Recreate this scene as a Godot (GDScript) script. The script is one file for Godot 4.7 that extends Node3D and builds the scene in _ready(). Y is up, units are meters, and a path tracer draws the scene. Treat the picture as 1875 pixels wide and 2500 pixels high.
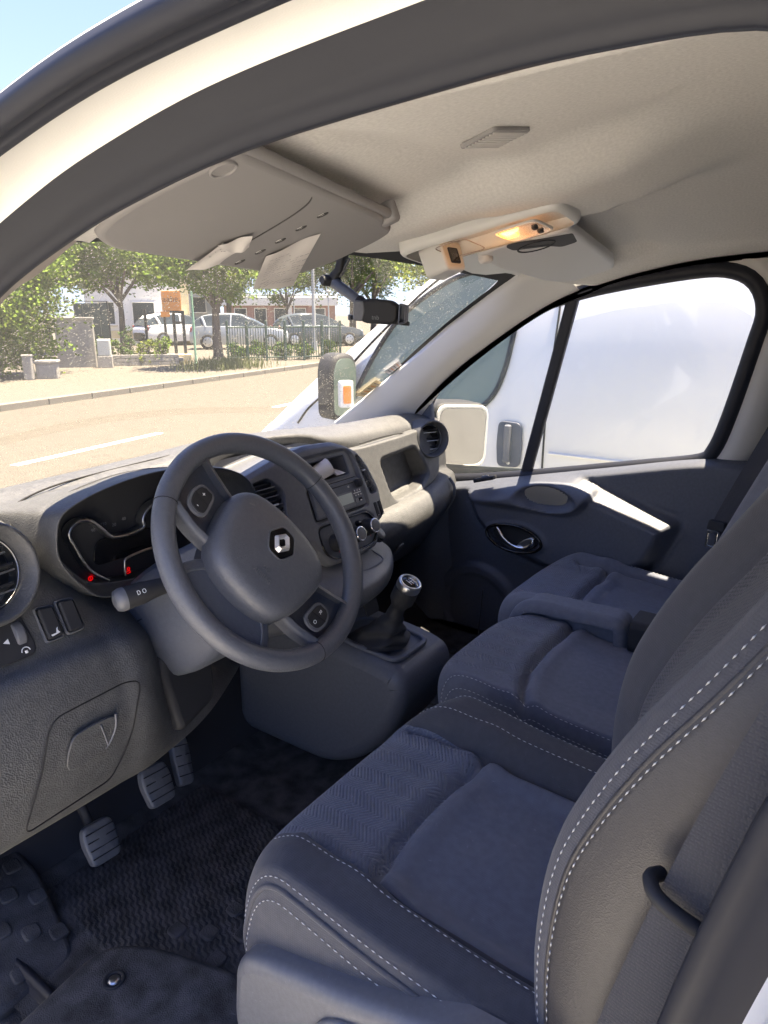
extends Node3D

var van: Node3D
var M := {}
var counts := {}
var rng := RandomNumberGenerator.new()

func _ready() -> void:
	rng.seed = 11
	view_and_light()
	materials()
	ground_and_street()
	own_van()
	things_in_cab()
	neighbour_van()
	far_side()

# ---------------------------------------------------------------- view, sky, sun
func view_and_light() -> void:
	var cam := Camera3D.new()
	cam.name = "camera"
	cam.fov = 72.13
	cam.near = 0.02
	cam.far = 900.0
	cam.position = Vector3(-1.213, 1.573, 0.751)
	cam.rotation_degrees = Vector3(-15.855, -55.117, 0)
	add_child(cam)
	cam.current = true
	var env := Environment.new()
	env.background_mode = Environment.BG_SKY
	var sky := Sky.new()
	var pm := ProceduralSkyMaterial.new()
	pm.sky_top_color = lin(0.053, 0.079, 0.182)
	pm.sky_horizon_color = lin(0.15, 0.18, 0.215)
	pm.sky_curve = 0.14
	pm.ground_bottom_color = lin(0.06, 0.055, 0.045)
	pm.ground_horizon_color = lin(0.11, 0.11, 0.105)
	pm.sun_angle_max = 12.0
	sky.sky_material = pm
	env.sky = sky
	env.background_energy_multiplier = 1.0
	env.tonemap_mode = Environment.TONE_MAPPER_LINEAR
	env.tonemap_exposure = 9.0
	env.sdfgi_enabled = true
	env.ssao_enabled = true
	env.ssil_enabled = true
	var we := WorldEnvironment.new()
	we.name = "environment"
	we.environment = env
	add_child(we)
	var sun := DirectionalLight3D.new()
	sun.name = "sun"
	sun.light_color = Color(1.0, 0.93, 0.82)
	sun.light_energy = 1.25
	sun.light_angular_distance = 0.53
	sun.shadow_enabled = true
	add_child(sun)
	var to_sun := Vector3(0.155, 1.0, 0.16)
	sun.look_at_from_position(to_sun * 20.0, Vector3.ZERO, Vector3(0, 0, -1))

# ---------------------------------------------------------------- small tools
func V(x: float, y: float, z: float) -> Vector3:
	return Vector3(x, y, z)

func ss(a: float, b: float, x: float) -> float:
	var t := clampf((x - a) / (b - a), 0.0, 1.0)
	return t * t * (3.0 - 2.0 * t)

func numbered(parent: Node, called: String) -> String:
	var key := str(parent.get_instance_id()) + called
	var n: int = counts.get(key, 0)
	counts[key] = n + 1
	return called if n == 0 else "%s_%03d" % [called, n]

func part(parent: Node, called: String, mesh: Mesh, mat: Material, xf := Transform3D.IDENTITY) -> MeshInstance3D:
	var o := MeshInstance3D.new()
	o.name = numbered(parent, called)
	o.mesh = mesh
	o.material_override = mat
	o.transform = xf
	parent.add_child(o, true)
	return o

func group_part(parent: Node, called: String) -> Node3D:
	var o := Node3D.new()
	o.name = numbered(parent, called)
	parent.add_child(o, true)
	return o

func thing(called: String, label: String, category: String, at := Vector3.ZERO, turn := 0.0, group := "", kind := "") -> Node3D:
	var o := Node3D.new()
	o.name = numbered(self, called)
	add_child(o, true)
	o.position = at
	o.rotation.y = turn
	tag(o, label, category, group, kind)
	return o

func tag(o: Node, label: String, category := "", group := "", kind := "") -> Node:
	if label: o.set_meta("label", label)
	if category: o.set_meta("category", category)
	if group: o.set_meta("group", group)
	if kind: o.set_meta("kind", kind)
	return o

func pv(a: Array) -> PackedVector3Array:
	var r := PackedVector3Array()
	for p in a:
		r.append(p if p is Vector3 else Vector3(p[0], p[1], p[2]))
	return r

func p2(a: Array) -> PackedVector2Array:
	var r := PackedVector2Array()
	for p in a:
		r.append(p if p is Vector2 else Vector2(p[0], p[1]))
	return r

# curve of (z, y) pairs on a plane of constant x
func zy(a: Array, x: float) -> PackedVector3Array:
	var r := PackedVector3Array()
	for p in a:
		r.append(Vector3(x, p[1], p[0]))
	return r

func spline(p: PackedVector3Array, n: int, closed := false) -> PackedVector3Array:
	var r := PackedVector3Array()
	var c := p.size()
	var spans := c if closed else c - 1
	for i in spans:
		var a: Vector3 = p[(i - 1 + c) % c] if closed or i > 0 else p[0] * 2.0 - p[1]
		var b: Vector3 = p[i]
		var d: Vector3 = p[(i + 1) % c]
		var e: Vector3 = p[(i + 2) % c] if closed or i + 2 < c else p[c - 1] * 2.0 - p[c - 2]
		for k in n:
			r.append(b.cubic_interpolate(d, a, e, float(k) / n))
	if not closed:
		r.append(p[c - 1])
	return r

func spline2(a: Array, n: int, closed := false) -> PackedVector2Array:
	var t := PackedVector3Array()
	for p in a:
		t.append(Vector3(p[0], p[1], 0))
	var r := PackedVector2Array()
	for q in spline(t, n, closed):
		r.append(Vector2(q.x, q.y))
	return r

# value at x of a smooth curve through sorted [x, y] pairs
func curve_at(a: Array, x: float) -> float:
	var n := a.size()
	if x <= a[0][0]: return a[0][1]
	if x >= a[n - 1][0]: return a[n - 1][1]
	for i in n - 1:
		if x <= a[i + 1][0]:
			var t: float = (x - a[i][0]) / (a[i + 1][0] - a[i][0])
			var y0: float = a[i][1]
			var y1: float = a[i + 1][1]
			var h: float = a[i + 1][0] - a[i][0]
			var m0: float = (y1 - y0) / h if i == 0 else (y1 - float(a[i - 1][1])) / (float(a[i + 1][0]) - float(a[i - 1][0]))
			var m1: float = (y1 - y0) / h if i + 2 >= n else (float(a[i + 2][1]) - y0) / (float(a[i + 2][0]) - float(a[i][0]))
			var t2 := t * t
			var t3 := t2 * t
			return (2 * t3 - 3 * t2 + 1) * y0 + (t3 - 2 * t2 + t) * h * m0 + (-2 * t3 + 3 * t2) * y1 + (t3 - t2) * h * m1
	return a[n - 1][1]

func resample(p: PackedVector3Array, n: int, closed := false) -> PackedVector3Array:
	var pts := p.duplicate()
	if closed: pts.append(p[0])
	var acc := PackedFloat32Array([0.0])
	for i in range(1, pts.size()):
		acc.append(acc[i - 1] + pts[i].distance_to(pts[i - 1]))
	var total := acc[acc.size() - 1]
	var r := PackedVector3Array()
	var j := 0
	var last := n if closed else n - 1
	for k in n:
		var s := total * k / last
		while j < acc.size() - 2 and acc[j + 1] < s:
			j += 1
		var seg := maxf(acc[j + 1] - acc[j], 1e-7)
		r.append(pts[j].lerp(pts[j + 1], clampf((s - acc[j]) / seg, 0, 1)))
	return r

func pack(v: PackedVector3Array, ix: PackedInt32Array, uv := PackedVector2Array()) -> ArrayMesh:
	var nn := PackedVector3Array()
	nn.resize(v.size())
	for k in range(0, ix.size(), 3):
		var a := ix[k]
		var b := ix[k + 1]
		var c := ix[k + 2]
		var f := (v[c] - v[a]).cross(v[b] - v[a])
		nn[a] += f
		nn[b] += f
		nn[c] += f
	for k in nn.size():
		nn[k] = nn[k].normalized() if nn[k].length_squared() > 1e-24 else Vector3.UP
	return pack_n(v, nn, ix, uv)

func pack_n(v: PackedVector3Array, nn: PackedVector3Array, ix: PackedInt32Array, uv := PackedVector2Array()) -> ArrayMesh:
	var arr := []
	arr.resize(Mesh.ARRAY_MAX)
	arr[Mesh.ARRAY_VERTEX] = v
	arr[Mesh.ARRAY_NORMAL] = nn
	arr[Mesh.ARRAY_INDEX] = ix
	if uv.size() == v.size():
		arr[Mesh.ARRAY_TEX_UV] = uv
	var m := ArrayMesh.new()
	m.add_surface_from_arrays(Mesh.PRIMITIVE_TRIANGLES, arr)
	return m

# a smooth sheet through rows of points; cu and cv close it round
func surf(rows: Array, cu := false, cv := false, capped := false) -> ArrayMesh:
	var nu := rows.size()
	var nv: int = rows[0].size()
	var v := PackedVector3Array()
	var uv := PackedVector2Array()
	var ix := PackedInt32Array()
	for i in nu:
		var row: PackedVector3Array = rows[i]
		v.append_array(row)
		for j in nv:
			uv.append(Vector2(float(j) / maxi(nv - 1, 1), float(i) / maxi(nu - 1, 1)))
	for i in (nu if cu else nu - 1):
		var i2 := (i + 1) % nu
		for j in (nv if cv else nv - 1):
			var j2 := (j + 1) % nv
			var a := i * nv + j
			var b := i2 * nv + j
			var c := i2 * nv + j2
			var d := i * nv + j2
			ix.append_array(PackedInt32Array([a, b, c, a, c, d]))
	if capped:
		for e in [0, nu - 1]:
			var mid := Vector3.ZERO
			for p in rows[e]: mid += p
			mid /= nv
			var base := v.size()
			for p in rows[e]:
				v.append(p)
				uv.append(Vector2.ZERO)
			v.append(mid)
			uv.append(Vector2.ZERO)
			for j in nv:
				var j2 := (j + 1) % nv
				if e == 0: ix.append_array(PackedInt32Array([base + nv, base + j, base + j2]))
				else: ix.append_array(PackedInt32Array([base + nv, base + j2, base + j]))
	return pack(v, ix, uv)

# the same sheet cut into two meshes that share vertices and normals: where pick(i, j) is true and where it is not
func surf_split(rows: Array, pick: Callable) -> Array:
	var nu := rows.size()
	var nv: int = rows[0].size()
	var v := PackedVector3Array()
	for r in rows: v.append_array(r)
	var sets := [PackedInt32Array(), PackedInt32Array(), PackedInt32Array(), PackedInt32Array()]
	var whole := PackedInt32Array()
	for i in nu - 1:
		for j in nv - 1:
			var a := i * nv + j
			var q := PackedInt32Array([a, a + nv, a + nv + 1, a, a + nv + 1, a + 1])
			whole.append_array(q)
			sets[int(pick.call(i, j))].append_array(q)
	var full := pack(v, whole)
	var nn: PackedVector3Array = full.surface_get_arrays(0)[Mesh.ARRAY_NORMAL]
	var out := []
	for s in sets:
		var map := {}
		var vv := PackedVector3Array()
		var vn := PackedVector3Array()
		var ii := PackedInt32Array()
		for k in s:
			if not map.has(k):
				map[k] = vv.size()
				vv.append(v[k])
				vn.append(nn[k])
			ii.append(map[k])
		out.append(pack_n(vv, vn, ii) if ii.size() > 0 else null)
	return out

func loft(sections: Array, nu: int, nv: int, cv := false, capped := false) -> ArrayMesh:
	var rows := []
	for s in sections:
		rows.append(spline(s, nv, cv))
	return surf(loft_rows(rows, nu), false, cv, capped)

func loft_rows(rows: Array, nu: int) -> Array:
	var cols: int = rows[0].size()
	var out := []
	for k in (rows.size() - 1) * nu + 1:
		var r := PackedVector3Array()
		r.resize(cols)
		out.append(r)
	for j in cols:
		var c := PackedVector3Array()
		for r in rows: c.append(r[j])
		var q := spline(c, nu)
		for k in q.size(): out[k][j] = q[k]
	return out

func frames(path: PackedVector3Array, closed: bool, up: Vector3) -> Array:
	var n := path.size()
	var out := []
	var side := Vector3.ZERO
	for i in n:
		var t: Vector3
		if closed: t = path[(i + 1) % n] - path[(i - 1 + n) % n]
		else: t = path[mini(i + 1, n - 1)] - path[maxi(i - 1, 0)]
		t = t.normalized()
		if up != Vector3.ZERO:
			side = t.cross(up).normalized()
		elif i == 0:
			side = t.cross(Vector3.UP if absf(t.y) < 0.9 else Vector3.RIGHT).normalized()
		else:
			side = (side - t * side.dot(t)).normalized()
		out.append([side, side.cross(t).normalized()])
	return out

func tube(path: PackedVector3Array, r, sides := 8, closed := false) -> ArrayMesh:
	var fr := frames(path, closed, Vector3.ZERO)
	var rows := []
	for i in path.size():
		var rad: float = r[i] if not (r is float) else r
		var row := PackedVector3Array()
		for k in sides:
			var a := TAU * k / sides
			row.append(path[i] + (fr[i][0] * cos(a) + fr[i][1] * sin(a)) * rad)
		rows.append(row)
	return surf(rows, closed, true, not closed)

# profile points (side, up) carried along a path
func sweep(path: PackedVector3Array, prof: PackedVector2Array, up: Vector3, closed_path := false, closed_prof := true) -> ArrayMesh:
	var fr := frames(path, closed_path, up)
	var rows := []
	for i in path.size():
		var row := PackedVector3Array()
		for q in prof:
			row.append(path[i] + fr[i][0] * q.x + fr[i][1] * q.y)
		rows.append(row)
	return surf(rows, closed_path, closed_prof, closed_prof and not closed_path)

func lathe(prof: Array, seg := 32) -> ArrayMesh:
	var rows := []
	for k in seg:
		var a := TAU * k / seg
		var row := PackedVector3Array()
		for q in prof: row.append(Vector3(q[0] * cos(a), q[1], q[0] * sin(a)))
		rows.append(row)
	return surf(rows, true, false)

func rpoly(a: Array, r: float, n := 4) -> PackedVector2Array:
	var p := p2(a)
	var out := PackedVector2Array()
	var c := p.size()
	for i in c:
		var b := p[i]
		var u := p[(i - 1 + c) % c] - b
		var w := p[(i + 1) % c] - b
		var ru := minf(r, u.length() * 0.49)
		var rw := minf(r, w.length() * 0.49)
		var s := b + u.normalized() * ru
		var e := b + w.normalized() * rw
		for k in n + 1:
			var t := float(k) / n
			out.append(s.lerp(b, t).lerp(b.lerp(e, t), t))
	return out

func rrect(w: float, h: float, r: float, n := 4) -> PackedVector2Array:
	return rpoly([[-w / 2, -h / 2], [w / 2, -h / 2], [w / 2, h / 2], [-w / 2, h / 2]], r, n)

func circle2(r: float, n := 24, sx := 1.0) -> PackedVector2Array:
	var o := PackedVector2Array()
	for k in n: o.append(Vector2(cos(TAU * k / n) * r * sx, sin(TAU * k / n) * r))
	return o

func inset(p: PackedVector2Array, d: float) -> PackedVector2Array:
	var c := p.size()
	var area := 0.0
	for i in c: area += p[i].cross(p[(i + 1) % c])
	var sg := 1.0 if area > 0 else -1.0
	var out := PackedVector2Array()
	for i in c:
		var a := (p[i] - p[(i - 1 + c) % c]).normalized()
		var b := (p[(i + 1) % c] - p[i]).normalized()
		if a == Vector2.ZERO: a = b
		if b == Vector2.ZERO: b = a
		var na := Vector2(-a.y, a.x) * sg
		var nb := Vector2(-b.y, b.x) * sg
		var m := (na + nb)
		m = m / maxf(m.length_squared() * 0.5, 0.4)
		out.append(p[i] + m * d)
	return out

# a solid slab: outline in x, y; back at z = 0, front at z = d, front edges rounded by b
func plate(poly: PackedVector2Array, d: float, b := 0.002, steps := 3, dome := 0.0) -> ArrayMesh:
	var rings := []
	rings.append([poly, 0.0])
	rings.append([poly, d - b])
	for k in range(1, steps + 1):
		var a := PI / 2 * k / steps
		rings.append([inset(poly, b * (1.0 - cos(a))), d - b + b * sin(a)])
	var mid := Vector2.ZERO
	for q in poly: mid += q
	mid /= poly.size()
	var v := PackedVector3Array()
	var ix := PackedInt32Array()
	var n := poly.size()
	if dome > 0.0:
		var last: PackedVector2Array = rings[rings.size() - 1][0]
		for k in range(1, 9):
			var t := k / 8.0
			var r := PackedVector2Array()
			for q in last: r.append(q.lerp(mid, t))
			rings.append([r, d + dome * (1.0 - (1.0 - t) * (1.0 - t))])
	for r in rings:
		for q in r[0]: v.append(Vector3(q.x, q.y, r[1]))
	var ccw := 0.0
	for i in n: ccw += poly[i].cross(poly[(i + 1) % n])
	for k in rings.size() - 1:
		for j in n:
			var j2 := (j + 1) % n
			var q := [k * n + j, k * n + j2, (k + 1) * n + j2, (k + 1) * n + j]
			if ccw > 0: ix.append_array(PackedInt32Array([q[0], q[2], q[1], q[0], q[3], q[2]]))
			else: ix.append_array(PackedInt32Array([q[0], q[1], q[2], q[0], q[2], q[3]]))
	for e in ([0, rings.size() - 1] if dome <= 0.0 else [0]):
		var base := v.size()
		for q in rings[e][0]: v.append(Vector3(q.x, q.y, rings[e][1]))
		var tri := Geometry2D.triangulate_polygon(rings[e][0])
		for k in range(0, tri.size(), 3):
			var a := tri[k]
			var bb := tri[k + 1]
			var c := tri[k + 2]
			var s: float = (rings[e][0][bb] - rings[e][0][a]).cross(rings[e][0][c] - rings[e][0][a])
			var want := -1.0 if e == 0 else 1.0
			if s * want > 0: ix.append_array(PackedInt32Array([base + a, base + c, base + bb]))
			else: ix.append_array(PackedInt32Array([base + a, base + bb, base + c]))
	return pack(v, ix)

# a flat ring between two outlines of equal count, raised by d
func ring(outer: PackedVector2Array, inner: PackedVector2Array, d: float) -> ArrayMesh:
	var rows := []
	var zs := [[outer, 0.0], [outer, d * 0.7], [inset(outer, d * 0.3), d], [inset(inner, -d * 0.3), d], [inner, d * 0.7], [inner, 0.0]]
	for z in zs:
		var r := PackedVector3Array()
		for q in z[0]: r.append(Vector3(q.x, q.y, z[1]))
		rows.append(r)
	return surf(rows, false, true)

func rbox(sx: float, sy: float, sz: float, r := 0.004) -> ArrayMesh:
	var m := plate(rrect(sx, sy, minf(r * 1.5, minf(sx, sy) * 0.45), 3), sz, minf(r, sz * 0.45), 3)
	return moved(m, Transform3D(Basis(), Vector3(0, 0, -sz / 2)))

func moved(m: Mesh, xf: Transform3D) -> ArrayMesh:
	return joined([[m, xf]])

func joined(list: Array) -> ArrayMesh:
	var st := SurfaceTool.new()
	st.begin(Mesh.PRIMITIVE_TRIANGLES)
	for e in list: st.append_from(e[0], 0, e[1])
	return st.commit()

func sdp(p: Vector2, poly: PackedVector2Array) -> float:
	var d := 1e9
	var inside := false
	var n := poly.size()
	var j := n - 1
	for i in n:
		var a := poly[i]
		var e := poly[j] - a
		var w := p - a
		var b := w - e * clampf(w.dot(e) / maxf(e.length_squared(), 1e-12), 0.0, 1.0)
		d = minf(d, b.length_squared())
		if (a.y > p.y) != (poly[j].y > p.y) and p.x < (poly[j].x - a.x) * (p.y - a.y) / (poly[j].y - a.y) + a.x:
			inside = not inside
		j = i
	return -sqrt(d) if inside else sqrt(d)

# distance to an open polyline
func sdl(p: Vector2, line: PackedVector2Array) -> float:
	var d := 1e9
	for i in line.size() - 1:
		var a := line[i]
		var e := line[i + 1] - a
		var w := p - a
		d = minf(d, (w - e * clampf(w.dot(e) / maxf(e.length_squared(), 1e-12), 0.0, 1.0)).length_squared())
	return sqrt(d)

# thread stitches laid along a path as small spindles
func stitches(paths: Array, length := 0.0078, gap := 0.0024, r := 0.00085) -> ArrayMesh:
	var v := PackedVector3Array()
	var ix := PackedInt32Array()
	for path in paths:
		var total := 0.0
		for i in range(1, path.size()): total += path[i].distance_to(path[i - 1])
		var n := int(total / (length + gap))
		if n < 2: continue
		var q := resample(path, n * 4 + 1)
		for k in n:
			var a := q[k * 4]
			var b := a + (q[mini(k * 4 + 3, q.size() - 1)] - a).normalized() * length
			var t := (b - a).normalized()
			var s := t.cross(Vector3.UP if absf(t.y) < 0.9 else Vector3.RIGHT).normalized()
			var u := s.cross(t)
			var m := (a + b) / 2
			var base := v.size()
			v.append(a)
			v.append(b)
			for c in [s, u, -s, -u]: v.append(m + c * r)
			for c in 4:
				var c2 := (c + 1) % 4
				ix.append_array(PackedInt32Array([base, base + 2 + c, base + 2 + c2, base + 1, base + 2 + c2, base + 2 + c]))
	return pack(v, ix)

func words(t: String, size: float, depth := 0.0004, font := "Droid Sans") -> TextMesh:
	var f := SystemFont.new()
	f.font_names = PackedStringArray([font])
	var m := TextMesh.new()
	m.text = t
	m.font = f
	m.font_size = 32
	m.pixel_size = size / 32.0
	m.depth = depth
	return m

func frame_of(o: Vector3, ex: Vector3, ey: Vector3) -> Transform3D:
	var x := ex.normalized()
	var z := x.cross(ey).normalized()
	return Transform3D(Basis(x, z.cross(x), z), o)

func on(f: Transform3D, x: float, y: float, z := 0.0, turn := 0.0) -> Transform3D:
	return f * Transform3D(Basis(Vector3(0, 0, 1), turn), Vector3(x, y, z))

# ---------------------------------------------------------------- materials
func lin(r: float, g: float, b: float, a := 1.0) -> Color:
	var c := Color(r, g, b, a)
	var s := c.linear_to_srgb()
	s.a = a
	return s

func noise(kind: int, freq: float, s := 1, oct := 3) -> FastNoiseLite:
	var n := FastNoiseLite.new()
	n.noise_type = kind as FastNoiseLite.NoiseType
	n.frequency = freq
	n.seed = s
	n.fractal_octaves = oct
	return n

func tex(im: Image) -> ImageTexture:
	im.generate_mipmaps()
	return ImageTexture.create_from_image(im)

func normal_tex(im: Image, strength: float) -> ImageTexture:
	var c: Image = im.duplicate()
	c.convert(Image.FORMAT_RGBA8)
	c.bump_map_to_normal_map(strength)
	return tex(c)

# a tile whose linear value wanders round base, with lighter specks of dust or lint
func speck_image(size: int, base: float, vary: float, freq: float, dots: int, dot_lo: float, dot_hi: float, s: int, fibres := 0) -> Image:
	var n := noise(FastNoiseLite.TYPE_SIMPLEX_SMOOTH, freq, s, 4).get_seamless_image(size, size)
	n.convert(Image.FORMAT_RGB8)
	var im := Image.create(size, size, false, Image.FORMAT_RGB8)
	for y in size:
		for x in size:
			var g := base * (1.0 + vary * (n.get_pixel(x, y).r - 0.5) * 2.0)
			im.set_pixel(x, y, Color(g, g, g).linear_to_srgb())
	var r := RandomNumberGenerator.new()
	r.seed = s
	for k in dots:
		var g := r.randf_range(dot_lo, dot_hi)
		var c := Color(g, g, g * 0.97).linear_to_srgb()
		var x := r.randi() % size
		var y := r.randi() % size
		im.set_pixel(x, y, c)
		if r.randf() < 0.35: im.set_pixel((x + 1) % size, y, c)
		if r.randf() < 0.25: im.set_pixel(x, (y + 1) % size, c)
	for k in fibres:
		var p := Vector2(r.randf() * size, r.randf() * size)
		var a := r.randf() * TAU
		var g := r.randf_range(dot_lo, dot_hi)
		for i in r.randi_range(5, 16):
			p += Vector2(cos(a), sin(a))
			a += r.randf_range(-0.3, 0.3)
			im.set_pixel(posmod(int(p.x), size), posmod(int(p.y), size), Color(g, g, g).linear_to_srgb())
	return im

func mat(called: String, c: Color, rough := 0.6, metal := 0.0) -> StandardMaterial3D:
	var m := StandardMaterial3D.new()
	m.resource_name = called
	m.albedo_color = c
	m.roughness = rough
	m.metallic = metal
	M[called] = m
	return m

func tri(m: StandardMaterial3D, scale: float) -> StandardMaterial3D:
	m.uv1_triplanar = true
	m.uv1_world_triplanar = true
	m.uv1_scale = Vector3.ONE * scale
	return m

func bumpy(m: StandardMaterial3D, t: Texture2D, amount: float) -> StandardMaterial3D:
	m.normal_enabled = true
	m.normal_texture = t
	m.normal_scale = amount
	return m

func materials() -> void:
	var grain := normal_tex(noise(FastNoiseLite.TYPE_CELLULAR, 0.11, 3, 1).get_seamless_image(512, 512), 5.0)
	var fine := normal_tex(noise(FastNoiseLite.TYPE_SIMPLEX, 0.20, 5, 3).get_seamless_image(512, 512), 5.0)
	# woven cloth: crossing threads
	var wv := Image.create(256, 256, false, Image.FORMAT_RGBA8)
	for y in 256:
		for x in 256:
			var up := (int(x / 4.0) + int(y / 4.0)) % 2 == 0
			var g := 0.5 + 0.4 * (sin(PI * (x % 4 + 0.5) / 4.0) if up else sin(PI * (y % 4 + 0.5) / 4.0)) + 0.1 * (rng.randf() - 0.5)
			wv.set_pixel(x, y, Color(g, g, g))
	var weave := normal_tex(wv, 3.0)
	# corduroy of the seat inserts: fine ribs whose direction breaks in broad zigzag fields
	var cd := Image.create(512, 512, false, Image.FORMAT_RGBA8)
	for y in 512:
		for x in 512:
			var zig := absf(fposmod(x / 128.0, 1.0) - 0.5) * 2.0
			var ph := (y + zig * 46.0) / 512.0 * 34.0
			var g := 0.5 + 0.5 * sin(TAU * ph)
			g = pow(g, 0.5)
			var wob := 0.12 * sin(TAU * x / 6.0)
			cd.set_pixel(x, y, Color(g + wob, g + wob, g + wob))
	var ribs := normal_tex(cd, 3.0)
	var dust_a := tex(speck_image(512, 0.16, 0.22, 0.012, 420, 0.35, 0.9, 21))
	var dust_b := tex(speck_image(512, 0.30, 0.12, 0.02, 170, 0.5, 1.0, 22, 18))
	var cloth := tex(speck_image(512, 0.80, 0.16, 0.05, 0, 0.4, 0.9, 23))
	var lint := tex(speck_image(512, 0.30, 0.13, 0.02, 70, 0.5, 0.95, 25, 9))
	var mud := tex(speck_image(512, 0.30, 0.75, 0.010, 500, 0.4, 1.0, 24, 20))

	# plastics of the dash: charcoal with grain and settled dust
	var m := mat("dash_plastic", lin(0.47, 0.48, 0.49), 0.5)
	m.albedo_texture = dust_a
	tri(bumpy(m, grain, 0.55), 7.0)
	m = mat("dark_plastic", lin(0.27, 0.30, 0.38), 0.48)  # blue-black plastic; part of the blue is sky light put into the colour
	m.albedo_texture = dust_b
	tri(bumpy(m, grain, 0.35), 9.0)
	m = mat("mid_plastic", lin(0.40, 0.42, 0.47), 0.38)
	m.albedo_texture = dust_b
	tri(bumpy(m, fine, 0.18), 9.0)
	m = mat("wheel_leather", lin(0.31, 0.335, 0.40), 0.38)
	m.albedo_texture = dust_b
	tri(bumpy(m, grain, 0.55), 12.0)
	mat("black_gloss", lin(0.008, 0.008, 0.009), 0.12)
	m = mat("black_rubber", lin(0.018, 0.020, 0.028), 0.5)
	m.metallic_specular = 0.4
	mat("soft_black", lin(0.016, 0.017, 0.02), 0.7)
	mat("groove_black", lin(0.006, 0.006, 0.007), 0.8)
	mat("seam_dark", lin(0.03, 0.029, 0.028), 0.7)
	mat("chrome", lin(0.72, 0.73, 0.74), 0.14, 1.0)
	mat("satin_metal", lin(0.52, 0.53, 0.54), 0.32, 1.0)
	mat("badge_metal", lin(0.78, 0.78, 0.79), 0.34, 0.75)
	mat("white_print", lin(0.75, 0.76, 0.76), 0.6)
	mat("grey_print", lin(0.16, 0.165, 0.17), 0.6)
	mat("lcd", lin(0.40, 0.45, 0.41), 0.25)
	mat("red_mark", lin(0.35, 0.03, 0.03), 0.5)
	mat("stitch_white", lin(0.62, 0.62, 0.62), 0.8)
	# cloth
	m = mat("headliner_cloth", lin(0.74, 0.725, 0.69), 0.95)
	m.albedo_texture = cloth
	tri(bumpy(m, fine, 0.25), 6.0)
	m = mat("visor_vinyl", lin(0.225, 0.218, 0.218), 0.7)
	tri(bumpy(m, fine, 0.12), 12.0)
	m = mat("lining_grey", lin(0.58, 0.575, 0.555), 0.6)
	tri(bumpy(m, fine, 0.08), 12.0)
	m = mat("console_grey", lin(0.55, 0.55, 0.53), 0.55)
	tri(bumpy(m, fine, 0.08), 12.0)
	m = mat("pillar_brown", lin(0.30, 0.27, 0.245), 0.75)
	tri(bumpy(m, fine, 0.10), 12.0)
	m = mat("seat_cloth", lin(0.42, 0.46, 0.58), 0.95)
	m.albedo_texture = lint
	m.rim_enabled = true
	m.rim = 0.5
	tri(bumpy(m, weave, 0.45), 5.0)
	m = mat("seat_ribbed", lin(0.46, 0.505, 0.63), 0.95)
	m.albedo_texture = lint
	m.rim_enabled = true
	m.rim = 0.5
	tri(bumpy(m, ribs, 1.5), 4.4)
	m = mat("seat_bolster", lin(0.215, 0.22, 0.25), 0.95)
	m.albedo_texture = lint
	m.rim_enabled = true
	m.rim = 0.5
	tri(bumpy(m, weave, 0.5), 5.0)
	m = mat("seat_ribbed_dark", lin(0.225, 0.23, 0.255), 0.95)
	m.albedo_texture = lint
	m.rim_enabled = true
	m.rim = 0.5
	tri(bumpy(m, ribs, 1.5), 4.4)
	m = mat("seat_vinyl", lin(0.155, 0.148, 0.152), 0.42)
	m.albedo_texture = lint
	tri(bumpy(m, grain, 0.42), 11.0)
	m = mat("belt_web", lin(0.045, 0.047, 0.056), 0.8)
	tri(bumpy(m, weave, 1.0), 4.0)
	m = mat("floor_rubber", lin(0.17, 0.168, 0.175), 0.72)
	m.albedo_texture = mud
	tri(bumpy(m, fine, 0.35), 3.0)
	m = mat("carpet_dark", lin(0.03, 0.03, 0.034), 0.95)
	tri(bumpy(m, fine, 0.5), 9.0)
	m = mat("white_paint", lin(0.66, 0.67, 0.655), 0.28)
	m.clearcoat_enabled = true
	m.clearcoat = 0.4
	m = mat("door_jamb_paint", lin(0.72, 0.715, 0.68), 0.42)
	tri(bumpy(m, fine, 0.05), 4.0)
	m = mat("paper", lin(0.60, 0.575, 0.55), 0.9)
	tri(bumpy(m, fine, 0.12), 9.0)
	m = mat("cardboard", lin(0.50, 0.41, 0.32), 0.9)
	tri(bumpy(m, fine, 0.12), 12.0)
	m = mat("white_card", lin(0.70, 0.67, 0.64), 0.85)
	mat("paper_ink", lin(0.22, 0.21, 0.22), 0.9)
	mat("sticker_cream", lin(0.72, 0.60, 0.38), 0.7)
	mat("sticker_white", lin(0.70, 0.68, 0.70), 0.7)
	# glass
	m = mat("glass", Color(0.72, 0.82, 0.74, 0.13), 0.03)
	m.transparency = BaseMaterial3D.TRANSPARENCY_ALPHA
	m = mat("screen_glass", Color(0.93, 0.92, 0.85, 0.075), 0.03)
	m.transparency = BaseMaterial3D.TRANSPARENCY_ALPHA
	m.backlight = Color(0.21, 0.206, 0.183)
	m = mat("tint_glass", Color(0.16, 0.21, 0.19, 0.35), 0.03)
	m.transparency = BaseMaterial3D.TRANSPARENCY_ALPHA
	m = mat("far_glass", lin(0.035, 0.045, 0.05), 0.08)
	m = mat("lamp_lens", Color(1.0, 0.93, 0.85, 0.25), 0.15)
	m.transparency = BaseMaterial3D.TRANSPARENCY_ALPHA
	m = mat("mirror_glass", lin(0.15, 0.15, 0.145), 0.08, 1.0)
	# dried dust and splashes on the windscreen: specks with clear glass between
	var dm := Image.create(1024, 1024, false, Image.FORMAT_RGBA8)
	dm.fill(Color(0.93, 0.91, 0.84, 0.0))
	var r := RandomNumberGenerator.new()
	r.seed = 5
	var patch := noise(FastNoiseLite.TYPE_SIMPLEX, 0.006, 9, 3)
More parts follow.
